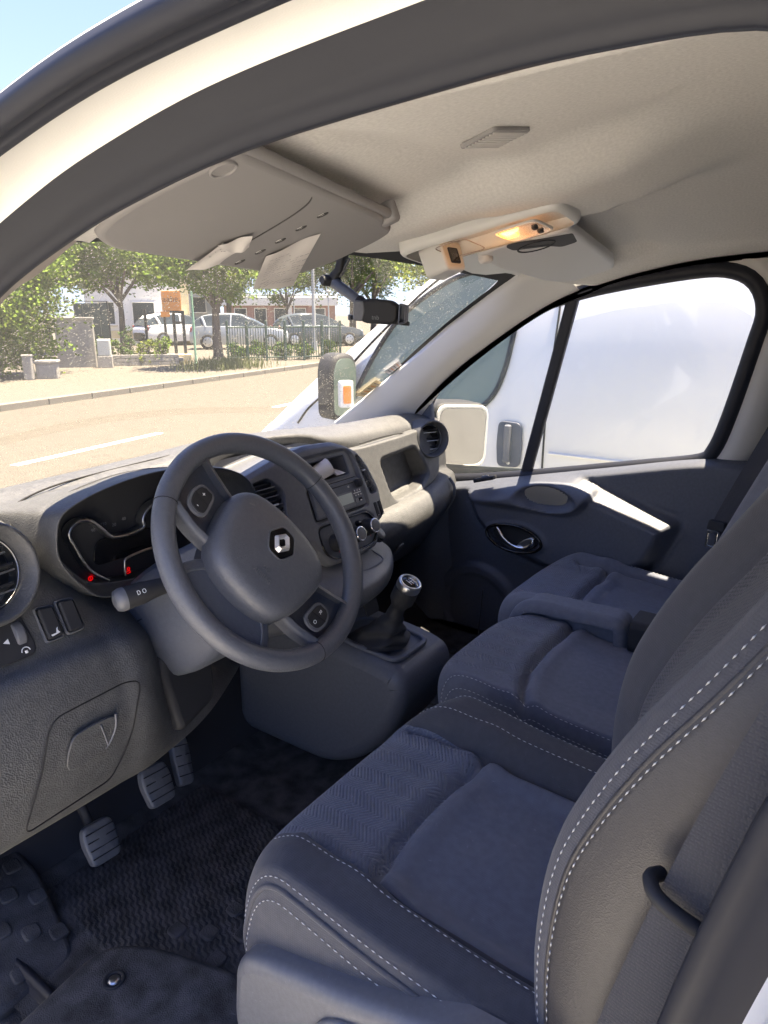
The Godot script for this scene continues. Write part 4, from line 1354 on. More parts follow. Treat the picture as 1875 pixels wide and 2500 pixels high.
	for q in [[-.30, -.235], [-.20, -.185], [-.10, -.142], [-.02, -.132], [.07, -.143], [.14, -.168], [.20, -.205], [.25, -.25], [.28, -.32]]:
		var x: float = q[0]
		var z: float = q[1]
		var bk := minf(z - .05, -.20)
		secs.append(spline(pv([[x * .88, 1.045, bk - .05], [x * .92, 1.008, bk - .005], [x * .96, .992, lerpf(bk, z, .45)], [x * .985, .984, z - .020], [x, .972, z - .004], [x, .952, z], [x, .925, z - .012], [x * .97, .895, z - .055], [x * .93, .86, z - .13]]), 5))
	var tr := part(cs, "lower_tray", surf(loft_rows(secs, 5)), M.mid_plastic)
	part(cs, "tray_recess", ring(spline2([[-.06, -.03], [.055, -.035], [.075, .0], [.06, .03], [-.05, .03]], 4, true), inset(spline2([[-.06, -.03], [.055, -.035], [.075, .0], [.06, .03], [-.05, .03]], 4, true), .004), .002), M.dark_plastic, frame_of(V(.05, 1.001, -.205), V(1, 0, 0), V(0, .28, -.9)))
	part(cs, "lighter_socket", lathe([[.010, .0], [.0135, .0], [.0145, .006], [.013, .010], [.010, .010], [.009, .004]], 24), M.soft_black, frame_of(V(.158, 1.028, -.225), V(1, 0, 0), V(0, .6, .8)))
	part(cs, "lighter_cap", lathe([[.0, .020], [.012, .020], [.0165, .018], [.0175, .014], [.0165, .010], [.0, .010]], 28), M.mid_plastic, Transform3D(Basis(Vector3(1, 0, 0), .75) * Basis(Vector3(0, 0, 1), -.25), V(.156, 1.032, -.228)))

func cluster() -> void:
	var rim := [[-.615, 1.137], [-.642, 1.160], [-.662, 1.187], [-.677, 1.218], [-.677, 1.25], [-.668, 1.278], [-.647, 1.292], [-.604, 1.305], [-.547, 1.314], [-.49, 1.317], [-.42, 1.312], [-.345, 1.296], [-.295, 1.272], [-.268, 1.235], [-.265, 1.19], [-.285, 1.15], [-.35, 1.125], [-.45, 1.115], [-.55, 1.122]]
	var rl := spline2(rim, 6, true)
	var c := Vector2(-.468, 1.215)
	var rows := []
	for q in [[1.09, -.50, 1], [1.085, -.40, .9], [1.06, -.30, .5], [1.03, -.232, .1], [1.012, -.214, 0], [1.0, -.212, 0], [.985, -.217, 0], [.965, -.235, 0], [.93, -.27, 0], [.90, -.292, 0]]:
		var r := PackedVector3Array()
		for p in rl:
			var s: float = q[0]
			var w := c + (p - c) * Vector2(s, lerpf(s, 1.0, q[2]))
			var up := ss(1.17, 1.28, p.y)
			var z: float = lerpf(maxf(q[1], -.26), q[1], up)
			w.y = lerpf(w.y, minf(w.y, 1.262 + .03 * (1.0 - q[2])), q[2])
			r.append(V(w.x, w.y, z))
		rows.append(r)
	var cl := part(van, "instrument_cluster", surf(rows, false, true), M.dash_plastic)
	tag(cl, "hooded instrument cluster with chrome outlined dials and red warning lights")
	var face := PackedVector2Array()
	for p in rl: face.append((p - c) * .91)
	part(cl, "dial_face", plate(face, .004, .001), M.soft_black, Transform3D(Basis(), V(c.x, c.y, -.296)))
	var tr := [[-.565, 1.135], [-.591, 1.157], [-.607, 1.182], [-.618, 1.21], [-.625, 1.227], [-.624, 1.237], [-.617, 1.245], [-.602, 1.250], [-.584, 1.245], [-.567, 1.228], [-.555, 1.214], [-.544, 1.207], [-.515, 1.205], [-.492, 1.208], [-.485, 1.214], [-.487, 1.223], [-.480, 1.236], [-.462, 1.247], [-.43, 1.25], [-.39, 1.247], [-.35, 1.235], [-.325, 1.21], [-.325, 1.17], [-.35, 1.145]]
	var tp := PackedVector3Array()
	for p in tr: tp.append(V(p[0], p[1], -.272))
	part(cl, "dial_trim", sweep(spline(tp, 6), p2([[-.0028, -.014], [.0028, -.014], [.0028, .003], [0, .005], [-.0028, .003]]), Vector3(0, 0, 1)), M.satin_metal)
	part(cl, "warning_trim", tube(spline(pv([[-.529, 1.132, -.274], [-.529, 1.152, -.274], [-.522, 1.163, -.274], [-.477, 1.167, -.274], [-.452, 1.162, -.274]]), 5), .0022, 6), M.satin_metal)
	part(cl, "screen_panel", plate(rpoly([[-.05, -.02], [.08, -.02], [.08, .02], [-.04, .025]], .018), .002, .0006), M.black_gloss, Transform3D(Basis(), V(-.53, 1.18, -.2895)))
	var warn := StandardMaterial3D.new()
	warn.resource_name = "warning_red"
	warn.albedo_color = Color(.5, .02, .02)
	warn.emission_enabled = true
	warn.emission = Color(1.0, .04, .05)
	warn.emission_energy_multiplier = .10
	part(cl, "warning_light", joined([[ring(circle2(.0045, 16), circle2(.003, 16), .0008), Transform3D()], [rbox(.0012, .004, .0008, .0003), Transform3D()]]), warn, Transform3D(Basis(), V(-.588, 1.143, -.286)))
	part(cl, "warning_light", joined([[ring(rrect(.008, .005, .0015), rrect(.006, .003, .001), .0008), Transform3D(Basis(), V(0, -.003, 0))], [ring(circle2(.003, 14), circle2(.0018, 14), .0008), Transform3D(Basis(), V(.001, .003, 0))]]), warn, Transform3D(Basis(), V(-.522, 1.139, -.276)))
	for k in 4:
		part(cl, "dial_number", words(["90", "110", "20", "40"][k], .007), M.grey_print, Transform3D(Basis(), V(-.57 + k * .02, 1.222 + .006 * (k % 2), -.2905)))

# ---------------------------------------------------------------- steering wheel, gear lever, seats, belts
func steering() -> void:
	var f := frame_of(V(-.455, 1.217, 0), V(1, 0, 0), V(0, .853, -.522))
	var t := f * Transform3D(Basis(Vector3(0, 0, 1), deg_to_rad(-64)), Vector3.ZERO)
	var sw := group_part(van, "steering_wheel")
	sw.transform = t
	tag(sw, "dark grey steering wheel turned to the right, with a chrome diamond badge")
	var rows := []
	for i in 96:
		var a := TAU * i / 96
		var row := PackedVector3Array()
		for k in 16:
			var b := TAU * k / 16
			var rr := .1805 + cos(b) * .0168
			row.append(V(cos(a) * rr, sin(a) * rr, sin(b) * .0175))
		rows.append(row)
	part(sw, "rim", surf(rows, true, true), M.wheel_leather)
	for a in [-26.0, 206.0, 90.0]:
		var r2 := PackedVector3Array()
		for k in 17:
			var b := TAU * k / 16
			var rr := .1805 + cos(b) * .0171
			r2.append(V(cos(deg_to_rad(a)) * rr, sin(deg_to_rad(a)) * rr, sin(b) * .0178))
		part(sw, "rim_seam", tube(r2, .0006, 4), M.groove_black)
	for s in [-1.0, 1.0]:
		var sp := [[s * .070, .012], [s * .105, .018], [s * .135, .026], [s * .176, .040], [s * .180, -.02], [s * .168, -.075], [s * .140, -.080], [s * .112, -.086], [s * .07, -.085]]
		part(sw, "side_spoke", plate(rpoly(sp, .012, 4), .026, .010, 4), M.wheel_leather, Transform3D(Basis(), V(0, 0, -.016)))
		var bp := [[s * .107, -.056], [s * .114, -.018], [s * .126, -.012], [s * .146, -.016], [s * .150, -.040], [s * .142, -.062], [s * .120, -.066]]
		part(sw, "switch_surround", plate(rpoly(bp, .010, 4), .004, .0015), M.mid_plastic, Transform3D(Basis(), V(0, 0, .0085)))
		part(sw, "switch_pad", plate(inset(rpoly(bp, .010, 4), .005), .004, .0015), M.soft_black, Transform3D(Basis(), V(0, 0, .0105)))
		part(sw, "pad_split", rbox(.030, .0009, .0006, .0002), M.groove_black, Transform3D(Basis(Vector3(0, 0, 1), s * .15), V(s * .1295, -.039, .0148)))
	var marks := [["+", -.132, -.030, .011], ["-", -.128, -.052, .011], ["R", .128, -.030, .009], ["O", .128, -.052, .009]]
	for q in marks:
		part(sw, "switch_mark", words(q[0], q[3]), M.white_print, Transform3D(Basis(), V(q[1], q[2], .0147)))
	var lo := rpoly([[-.066, -.095], [-.084, -.118], [-.098, -.150], [-.075, -.168], [0, -.180], [.075, -.168], [.098, -.150], [.084, -.118], [.066, -.095]], .012, 4)
	part(sw, "lower_spoke", plate(lo, .020, .008, 4), M.wheel_leather, Transform3D(Basis(), V(0, 0, -.020)))
	part(sw, "lower_recess", ring(inset(lo, .012), inset(lo, .016), .003), M.mid_plastic, Transform3D(Basis(), V(0, -.004, -.001)))
	part(sw, "recess_face", plate(inset(lo, .0162), .0012, .0004), M.dark_plastic, Transform3D(Basis(), V(0, -.004, -.001)))
	var pad := spline2([[-.098, .006], [-.078, .034], [-.04, .047], [0, .050], [.04, .047], [.078, .034], [.098, .006], [.096, -.035], [.082, -.085], [.055, -.116], [0, -.126], [-.055, -.116], [-.082, -.085], [-.096, -.035]], 5, true)
	part(sw, "hub", plate(inset(pad, .012), .05, .01), M.soft_black, Transform3D(Basis(), V(0, 0, -.045)))
	part(sw, "airbag_cover", plate(pad, .046, .026, 8, .004), M.wheel_leather, Transform3D(Basis(), V(0, 0, -.004)))
	var bo := rpoly([[-.012, .026], [.012, .026], [.0245, .002], [.0245, -.002], [.012, -.026], [-.012, -.026], [-.0245, -.002], [-.0245, .002]], .007, 5)
	part(sw, "badge_well", plate(bo, .003, .001), M.black_gloss, Transform3D(Basis(), V(0, -.0155, .0438)))
	part(sw, "badge_rim", ring(inset(bo, -.0025), bo, .003), M.wheel_leather, Transform3D(Basis(), V(0, -.0155, .0440)))
	var dv := PackedVector3Array()
	var di := PackedInt32Array()
	var oc := [Vector2(.004, .0185), Vector2(.0155, .0015), Vector2(.0155, -.0015), Vector2(.004, -.0185), Vector2(-.004, -.0185), Vector2(-.0155, -.0015), Vector2(-.0155, .0015), Vector2(-.004, .0185)]
	for k in 8:
		var a: Vector2 = oc[k]
		var b: Vector2 = oc[(k + 1) % 8]
		var lv := [[a, b, 0.0], [a * .74, b * .74, .0055], [a * .40, b * .40, .001]]
		for l in 2:
			var base := dv.size()
			dv.append_array(pv([[lv[l][0].x, lv[l][0].y, lv[l][2]], [lv[l][1].x, lv[l][1].y, lv[l][2]], [lv[l + 1][1].x, lv[l + 1][1].y, lv[l + 1][2]], [lv[l + 1][0].x, lv[l + 1][0].y, lv[l + 1][2]]]))
			di.append_array(PackedInt32Array([base, base + 2, base + 3, base, base + 1, base + 2]))
	part(sw, "diamond_badge", pack(dv, di), M.badge_metal, Transform3D(Basis(), V(0, -.0155, .0468)))
	part(sw, "embossed_letters", words("SRS", .009, .0006), M.mid_plastic, Transform3D(Basis(), V(.004, -.072, .0452)))
	part(sw, "embossed_letters", words("AIRBAG", .010, .0006), M.mid_plastic, Transform3D(Basis(), V(.004, -.085, .0448)))
	part(sw, "emboss_mark", rbox(.010, .0018, .0008, .0003), M.mid_plastic, Transform3D(Basis(Vector3(0, 0, 1), .5), V(-.072, .0, .0425)))
	part(sw, "emboss_mark", rbox(.010, .0018, .0008, .0003), M.mid_plastic, Transform3D(Basis(Vector3(0, 0, 1), -.5), V(.076, -.002, .0425)))
	# column cowl and stalks
	var col := group_part(van, "steering_column")
	tag(col, "grey cowl round the steering column with a stalk either side")
	var secs := []
	for q in [[-.035, .050, .050, -.062], [-.055, .064, .058, -.078], [-.10, .080, .062, -.100], [-.16, .092, .064, -.122], [-.23, .098, .062, -.132], [-.31, .095, .055, -.125]]:
		var w: float = q[1]
		var hi: float = q[2]
		var lo2: float = q[3]
		var sec := PackedVector3Array()
		for p in rpoly([[-w, lo2 * .45], [-w * .72, lo2], [w * .72, lo2], [w, lo2 * .45], [w, hi * .6], [w * .8, hi], [-w * .8, hi], [-w, hi * .6]], .022, 3):
			sec.append(f * V(p.x, p.y, q[0]))
		secs.append(sec)
	part(col, "cowl", surf(loft_rows(secs, 5), false, true, true), M.dark_plastic)
	var split := PackedVector3Array()
	for z in 9: split.append(f * V(-.0655 - .034 * sin(z / 8.0 * 1.5), -.012, -.06 - .03 * z))
	part(col, "cowl_gap", tube(split, .0013, 5), M.groove_black)
	part(col, "stalk_boot", lathe([[.0, .012], [.016, .012], [.020, .006], [.022, .0]], 24), M.soft_black, Transform3D(Basis(Vector3(0, 0, 1), PI / 2), V(-.535, 1.157, -.125)))
	var sb := V(-.535, 1.158, -.125)
	var se := V(-.625, 1.150, -.150)
	part(col, "light_stalk", tube(pv([sb, sb.lerp(se, .3), sb.lerp(se, .55), sb.lerp(se, .62), sb.lerp(se, .95), sb.lerp(se, 1.02), sb.lerp(se, 1.05)]), PackedFloat32Array([.0125, .0135, .016, .0175, .0185, .0165, .008]), 20), M.soft_black)
	part(col, "stalk_end", tube(pv([sb.lerp(se, .93), sb.lerp(se, 1.0), sb.lerp(se, 1.08), sb.lerp(se, 1.11)]), PackedFloat32Array([.0188, .0188, .016, .009]), 20), M.mid_plastic)
	var stf := frame_of(sb.lerp(se, .75) + V(.0, .009, .0165), sb - se, V(.1, .8, -.5))
	part(col, "stalk_symbols", words("D O", .009), M.white_print, stf)
	var wb := V(-.375, 1.160, -.13)
	var wt := V(-.305, 1.150, -.165)
	part(col, "wiper_stalk", tube(pv([wb, wb.lerp(wt, .4), wb.lerp(wt, .6), wb.lerp(wt, .95), wb.lerp(wt, 1.05)]), PackedFloat32Array([.012, .014, .019, .021, .012]), 18), M.soft_black)

func gear_lever() -> void:
	var prof := rpoly([[-.50, .52], [-.50, .86], [-.22, .862], [-.03, .842], [.018, .822], [.022, .76], [-.02, .66], [-.10, .57], [-.2, .52]], .05, 5)
	var cn := part(van, "gear_console", plate(prof, .20, .035, 5), M.dark_plastic, Transform3D(Basis(Vector3(0, 0, 1), Vector3(0, 1, 0), Vector3(-1, 0, 0)), V(.105, 0, 0)))
	tag(cn, "dark console under the gear lever")
	var fl := Basis(Vector3(1, 0, 0), Vector3(0, 0, -1), Vector3(0, 1, 0))
	var base := rpoly([[-.062, -.075], [.062, -.075], [.070, .055], [.040, .10], [-.045, .10], [-.066, .055]], .025, 5)
	part(cn, "gaiter_frame", ring(inset(base, -.010), inset(base, .002), .008), M.dark_plastic, Transform3D(Basis(Vector3(0, 0, -1), Vector3(0, 1, 0), Vector3(1, 0, 0)) * (fl * Basis(Vector3(1, 0, 0), .10)), V(-.095, .848, .105)))
	part(cn, "console_gap", tube(pv([[-.0975, .80, -.40], [-.0975, .70, -.385], [-.0975, .60, -.37]]), .0018, 5), M.groove_black, Transform3D(Basis(Vector3(0, 0, -1), Vector3(0, 1, 0), Vector3(1, 0, 0)).inverse() if false else Basis(), V(0, 0, 0)))
	var g := group_part(van, "gear_lever")
	tag(g, "gear lever with pleated black gaiter and chrome topped knob")
	var top := V(-.012, .930, -.055)
	var rows := []
	for i in 22:
		var t := i / 21.0
		var row := PackedVector3Array()
		for k in 48:
			var a := TAU * k / 48
			var sq := 1.0 / pow(pow(absf(cos(a)), 4.0) + pow(absf(sin(a)), 4.0), .25)
			var r0 := .064 * lerpf(sq, 1.0, t)
			var r := lerpf(r0, .017, pow(t, .72))
			r *= 1.0 + .10 * sin(t * 17.0 + 1.3 * sin(a * 2.0)) * (1.0 - t * .5) * ss(0, .12, t) + .05 * sin(a * 5.0 + t * 6.0) * (1.0 - t)
			var c := V(-.008, .852, -.105).lerp(top, t)
			row.append(c + V(cos(a) * r, .004 * sin(a * 3.0 + t * 9.0) * (1.0 - t), sin(a) * r * 1.05))
		rows.append(row)
	part(g, "gaiter", surf(rows, false, true, true), M.soft_black)
	var ax := V(-.005, .86, .42).normalized()
	ax = V(-.03, .875, .43).normalized()
	var kf := frame_of(top - ax * .005, ax.cross(V(0, 0, 1)), ax)
	part(g, "knob", lathe([[.014, -.01], [.016, .0], [.0165, .022], [.021, .034], [.027, .044], [.0275, .066], [.0265, .082], [.0245, .092], [.0, .093]], 36), M.soft_black, kf)
	part(g, "collar", lathe([[.015, -.012], [.019, -.010], [.0195, .002], [.0165, .006]], 28), M.soft_black, kf)
	part(g, "knob_ring", lathe([[.0266, .080], [.0276, .084], [.0270, .094], [.0245, .098], [.0205, .0985], [.020, .095]], 40), M.satin_metal, kf)
	part(g, "knob_top", lathe([[.0, .0985], [.014, .0980], [.0203, .0955]], 36), M.black_gloss, kf)
	for k in 3:
		part(g, "shift_mark", rbox(.0015, .016, .0008, .0002), M.white_print, kf * Transform3D(Basis(Vector3(1, 0, 0), -PI / 2), V(-.007 + k * .007, .0988, 0)))
	part(g, "shift_mark", rbox(.0155, .0015, .0008, .0002), M.white_print, kf * Transform3D(Basis(Vector3(1, 0, 0), -PI / 2), V(0, .0989, 0)))
	part(g, "pull_ring", tube(pv([top + V(-.002, -.02, -.008), top, top + ax * .03]), PackedFloat32Array([.0195, .0185, .016]), 20), M.soft_black)
	# hazard button on the face between tray and lever
	part(cn, "button_plate", plate(rrect(.05, .035, .006), .004, .0015), M.soft_black, Transform3D(Basis(Vector3(0, 0, -1), Vector3(0, 1, 0), Vector3(1, 0, 0)) * Basis(Vector3(1, 0, 0), -.4), V(-.10, .900, -.10)) if false else Transform3D(Basis(), V(0, 0, 0)) * Transform3D(Basis(Vector3(0, 0, 1), Vector3(0, 1, 0), Vector3(-1, 0, 0)).inverse() * Basis(Vector3(1, 0, 0), -.3), Transform3D(Basis(Vector3(0, 0, 1), Vector3(0, 1, 0), Vector3(-1, 0, 0)), V(.105, 0, 0)).affine_inverse() * V(.045, .895, -.165)))

# a cushion: s across (-1..1, the ends turning down as skirts), t from the front foot over the top to the back
func cushion_point(c: Dictionary, s: float, t: float) -> Vector3:
	var prof: PackedVector2Array = c.prof
	var k := clampf(t, 0, 1) * (prof.size() - 1)
	var i := mini(int(k), prof.size() - 2)
	var p := prof[i].lerp(prof[i + 1], k - i)
	var a := absf(s)
	var hw: float = c.hw
	var bw: float = c.bol * ss(.30, .55, t)
	var xo := 0.0
	var dy := 0.0
	if a < .78:
		xo = a / .78 * .92 * hw
		dy = bw * ss(.52, .90, a / .78)
	else:
		var q := (a - .78) / .22
		xo = hw * (.92 + .10 * sin(q * PI * .55))
		dy = bw - c.skirt * (1.0 - cos(q * PI * .5)) * (.25 + .75 * q)
	var x: float = c.x + xo * signf(s)
	var y: float = c.y + p.y + dy
	var z: float = c.z + p.x + c.round * pow(xo / hw, 5.0) * ss(.75, .25, t)
	if t < .30:
		y = minf(y, lerpf(y, c.y + p.y, .6))
	if a > .78: y = maxf(minf(y, c.y + p.y + bw), c.y - c.skirt)
	for g in c.grooves:
		var d: float = sdl(Vector2(x - c.x, z - c.z), g) if t > .22 and a < .9 else 1.0
		if d < .06: y -= .017 * exp(-pow(d / .0062, 2.0)) - .007 * exp(-pow((d - .026) / .016, 2.0))
	return V(x, y, z)

func cushion(parent: Node, called: String, c: Dictionary, m: Material, ribbed: Callable, mr: Material, mc: Material = null) -> void:
	var prof := spline2([[.05, -.20], [.015, -.14], [.0, -.075], [.008, -.028], [.035, -.002], [.085, .006], [.16, .0], [.26, -.014], [.38, -.026], [.46, -.028], [.52, -.024]], 6)
	c.prof = prof
	var rows := []
	var nu := 150
	var nv := 161
	for i in nu:
		var r := PackedVector3Array()
		for j in nv: r.append(cushion_point(c, -1.0 + 2.0 * j / (nv - 1), i / float(nu - 1)))
		rows.append(r)
	var two := surf_split(rows, func(i, j): return ribbed.call(rows[i][j].x - c.x, rows[i][j].z - c.z))
	part(parent, called if two[3] == null else "cushion_bolster", two[0], m)
	if two[3] != null:
		part(parent, "cushion_bolster", two[3], m)
	if two[1] != null:
		part(parent, called + "_insert", two[1], mr)
	if two[2] != null:
		part(parent, called + "_centre", two[2], mc)

func cushion_line(c: Dictionary, s0: float, s1: float, t0: float, t1: float, lift := .0012) -> PackedVector3Array:
	var r := PackedVector3Array()
	for k in 41:
		var q := k / 40.0
		var p := cushion_point(c, lerpf(s0, s1, q), lerpf(t0, t1, q))
		var dx := (cushion_point(c, lerpf(s0, s1, q) + .01, lerpf(t0, t1, q)) - p)
		var dt := (cushion_point(c, lerpf(s0, s1, q), lerpf(t0, t1, q) + .01) - p)
		var n := dx.cross(dt).normalized()
		if n.y < 0 and absf(n.y) > .05: n = -n
		elif absf(n.y) <= .05 and n.x * signf(s0) < 0: n = -n
		r.append(p + n * lift)
	return r

func driver_seat() -> void:
	var st := group_part(van, "driver_seat")
	tag(st, "driver's seat in dark cloth and vinyl with white stitching")
	var g1 := p2([[-.24, .225], [-.165, .205], [-.08, .187], [0, .182], [.08, .187], [.165, .205], [.24, .225]])
	var gl := p2([[-.158, .11], [-.166, .205], [-.172, .35], [-.172, .56]])
	var grr := p2([[.158, .06], [.166, .205], [.172, .35], [.172, .56]])
	var c := {x = -.432, y = .838, z = .098, hw = .268, bol = .052, skirt = .17, round = .07, grooves = [g1.slice(1, 6), gl, grr]}
	cushion(st, "cushion", c, M.seat_bolster, func(x, z): return (0 if x < 0.0 else 3) if absf(x) > .165 else (1 if z < .19 else 2), M.seat_ribbed, M.seat_cloth)
	var lines := [cushion_line(c, -.835, -.86, .16, .98), cushion_line(c, -.885, -.915, .14, .98), cushion_line(c, -.60, -.655, .42, .98), cushion_line(c, .62, .655, .26, .98), cushion_line(c, .80, .80, .3, .98)]
	tag(part(st, "stitching", stitches(lines), M.stitch_white), "white thread stitching on the cushion", "", "", "stuff")
	part(st, "edge_roll", tube(cushion_line(c, -.86, -.888, .15, .99, .0), .004, 8), M.seat_bolster)
	# backrest: h up, s across
	var mid := [[.76, .590], [.84, .578], [.95, .570], [1.05, .578], [1.12, .600], [1.20, .638], [1.28, .686], [1.36, .732], [1.46, .786], [1.53, .83]]
	var prof := spline2(mid, 10)
	var rows := []
	var nv := 131
	for i in prof.size():
		var r := PackedVector3Array()
		for j in nv: r.append(back_point(prof, i / float(prof.size() - 1), -1.0 + 2.0 * j / (nv - 1)))
		rows.append(r)
	var n := prof.size()
	var cls := func(i, j):
		var s: float = -1.0 + 2.0 * j / (nv - 1)
		return 1 if s < -.665 else (2 if s > .665 else 0)
	var two := surf_split(rows, cls)
	part(st, "backrest", two[0], M.seat_bolster)
	part(st, "backrest_side", two[1], M.seat_vinyl)
	part(st, "backrest_side", two[2], M.seat_vinyl)
	part(st, "backrest_cap", surf([rows[n - 1], pv_mid(rows[n - 1])]), M.seat_vinyl)
	var bl := []
	for s in [-.645, -.685, .645]:
		var l := PackedVector3Array()
		for k in 61:
			var p := back_point(prof, .06 + .94 * k / 60.0, s)
			l.append(p + V(.0015 * signf(s), 0, -.0012))
		bl.append(l)
	tag(part(st, "backrest_stitching", stitches(bl), M.stitch_white), "white thread stitching on the backrest", "", "", "stuff")
	var rl := PackedVector3Array()
	for k in 61: rl.append(back_point(prof, .04 + .96 * k / 60.0, -.665))
	part(st, "seam_roll", tube(rl, .0032, 8), M.seat_vinyl)
	var ins := []
	for i in range(int(n * .18), n):
		var r := PackedVector3Array()
		for j in 41:
			r.append(back_point(prof, i / float(n - 1), -.36 + .72 * j / 40.0) + V(0, 0, -.003))
		ins.append(r)
	part(st, "backrest_insert", surf(ins), M.seat_ribbed_dark)
	part(st, "headrest", plate(spline2([[-.13, -.08], [.13, -.08], [.14, .03], [.10, .10], [-.10, .10], [-.14, .03]], 4, true), .10, .04, 5), M.seat_cloth, Transform3D(Basis(Vector3(0, 1, 0), PI) * Basis(Vector3(1, 0, 0), .3), V(-.44, 1.66, .92)))
	# plastic side cover and plinth
	var side := Basis(Vector3(0, 0, 1), Vector3(0, 1, 0), Vector3(-1, 0, 0))
	var sc := part(st, "side_cover", plate(rpoly([[.165, .66], [.175, .755], [.205, .783], [.26, .797], [.375, .826], [.49, .862], [.60, .87], [.68, .84], [.68, .58], [.18, .58]], .025, 5), .05, .018, 5), M.mid_plastic, Transform3D(side, V(-.685, 0, 0)))
	part(st, "lever_well", plate(rpoly([[.30, .67], [.32, .765], [.36, .792], [.60, .84], [.62, .66]], .03, 5), .003, .001), M.soft_black, Transform3D(side, V(-.7345, 0, 0)))
	part(st, "well_lip", tube(spline(pv([[-.737, .70, .315], [-.738, .755, .325], [-.737, .785, .355], [-.737, .805, .42], [-.737, .83, .52]]), 6), .006, 8), M.mid_plastic)
	part(st, "plinth", rbox(.44, .22, .42, .02), M.soft_black, Transform3D(Basis(), V(-.43, .60, .37)))

func pv_mid(r: PackedVector3Array) -> PackedVector3Array:
	var m := Vector3.ZERO
	for p in r: m += p
	m /= r.size()
	var o := PackedVector3Array()
	for p in r: o.append(m + V(0, .03, .02))
	return o

func back_point(prof: PackedVector2Array, h: float, s: float, xc := -.440, hw := .252, bol := .046, skew := .12) -> Vector3:
	var k := clampf(h, 0, 1) * (prof.size() - 1)
	var i := mini(int(k), prof.size() - 2)
	var p := prof[i].lerp(prof[i + 1], k - i)
	var dir := (prof[i + 1] - prof[i]).normalized()
	var back := Vector2(-dir.y, dir.x) * Vector2(1, 1)
	if back.y < 0: back = -back
	var a := absf(s)
	var x := 0.0
	var dn := 0.0
	if a < .60:
		x = a / .60 * .84 * hw
		dn = -bol * ss(.44, .94, a / .60)
		dn += .007 * exp(-pow((a - .36) / .012, 2.0))
	else:
		var q := (a - .60) / .40
		x = hw * (.84 + .17 * sin(minf(q * 1.9, 1.0) * PI * .5) - .05 * ss(.55, 1.0, q))
		dn = -bol + .215 * pow(q, 1.45)
		dn += .004 * exp(-pow((a - .665) / .006, 2.0))
	x *= 1.0 - .10 * ss(.6, 1.0, h)
	var wx := xc + x * signf(s)
	return V(wx, p.x + back.x * dn, p.y + back.y * dn - (wx - xc) * skew)

func passenger_bench() -> void:
	var b := group_part(van, "passenger_bench")
	tag(b, "two-place passenger bench in dark cloth with white stitching")
	var gm := p2([[-.19, .235], [-.14, .212], [-.06, .190], [.05, .184], [.15, .192], [.19, .20]])
	var c1 := {x = .130, y = .848, z = .045, hw = .192, bol = .004, skirt = .24, round = .06, grooves = [gm]}
	cushion(b, "middle_cushion", c1, M.seat_cloth, func(x, z): return absf(x) < .15 and z < .185 and z > .01, M.seat_ribbed)
	var c2 := {x = .548, y = .852, z = -.005, hw = .228, bol = .030, skirt = .24, round = .08, grooves = [p2([[-.21, .22], [-.16, .205], [-.06, .195], [.05, .190], [.155, .205]]), p2([[.15, .12], [.165, .3], [.16, .5]])]}
	cushion(b, "outer_cushion", c2, M.seat_cloth, func(x, z): return absf(x) < .15 and z < .185 and z > .01, M.seat_ribbed)
	var lines := [cushion_line(c1, -.815, -.83, .17, .98), cushion_line(c1, -.865, -.885, .15, .98), cushion_line(c2, .70, .72, .30, .98)]
	tag(part(b, "stitching", stitches(lines), M.stitch_white), "white thread stitching on the bench", "", "", "stuff")
	# padded divider between the places and the folded tray block behind it
	part(b, "divider", plate(rpoly([[.06, .80], [.085, .868], [.13, .893], [.36, .897], [.37, .80]], .03, 5), .075, .025, 5), M.seat_cloth, Transform3D(Basis(Vector3(0, 0, 1), Vector3(0, 1, 0), Vector3(-1, 0, 0)), V(.372, 0, 0)))
	part(b, "divider_block", rbox(.095, .075, .16, .012), M.soft_black, Transform3D(Basis(), V(.335, .868, .455)))
	var prof := spline2([[.78, .585], [.86, .565], [.95, .555], [1.05, .560], [1.15, .585], [1.25, .62], [1.38, .67], [1.48, .71]], 6)
	for q in [[.548, .215, "outer_backrest"], [.135, .185, "middle_backrest"]]:
		var rows := []
		for i in prof.size():
			var r := PackedVector3Array()
			for j in 61: r.append(back_point(prof, i / float(prof.size() - 1), -1.0 + 2.0 * j / 60.0, q[0], q[1], .030, 0.0))
			rows.append(r)
		part(b, q[2], surf(rows), M.seat_cloth)
		part(b, "backrest_cap", surf([rows[rows.size() - 1], pv_mid(rows[rows.size() - 1])]), M.seat_cloth)
	var l := PackedVector3Array()
	for k in 61: l.append(back_point(prof, .05 + .95 * k / 60.0, .66, .548, .215, .030, 0.0) + V(.001, 0, -.001))
	tag(part(b, "backrest_stitching", stitches([l]), M.stitch_white), "white thread stitching on the outer backrest", "", "", "stuff")
	part(b, "plinth", rbox(.70, .18, .42, .03), M.soft_black, Transform3D(Basis(), V(.36, .585, .33)))

func ribbon(path: PackedVector3Array, w: float, facing: Vector3) -> ArrayMesh:
	return sweep(path, p2([[-w / 2, -.0006], [w / 2, -.0006], [w / 2, .0006], [-w / 2, .0006]]), facing)

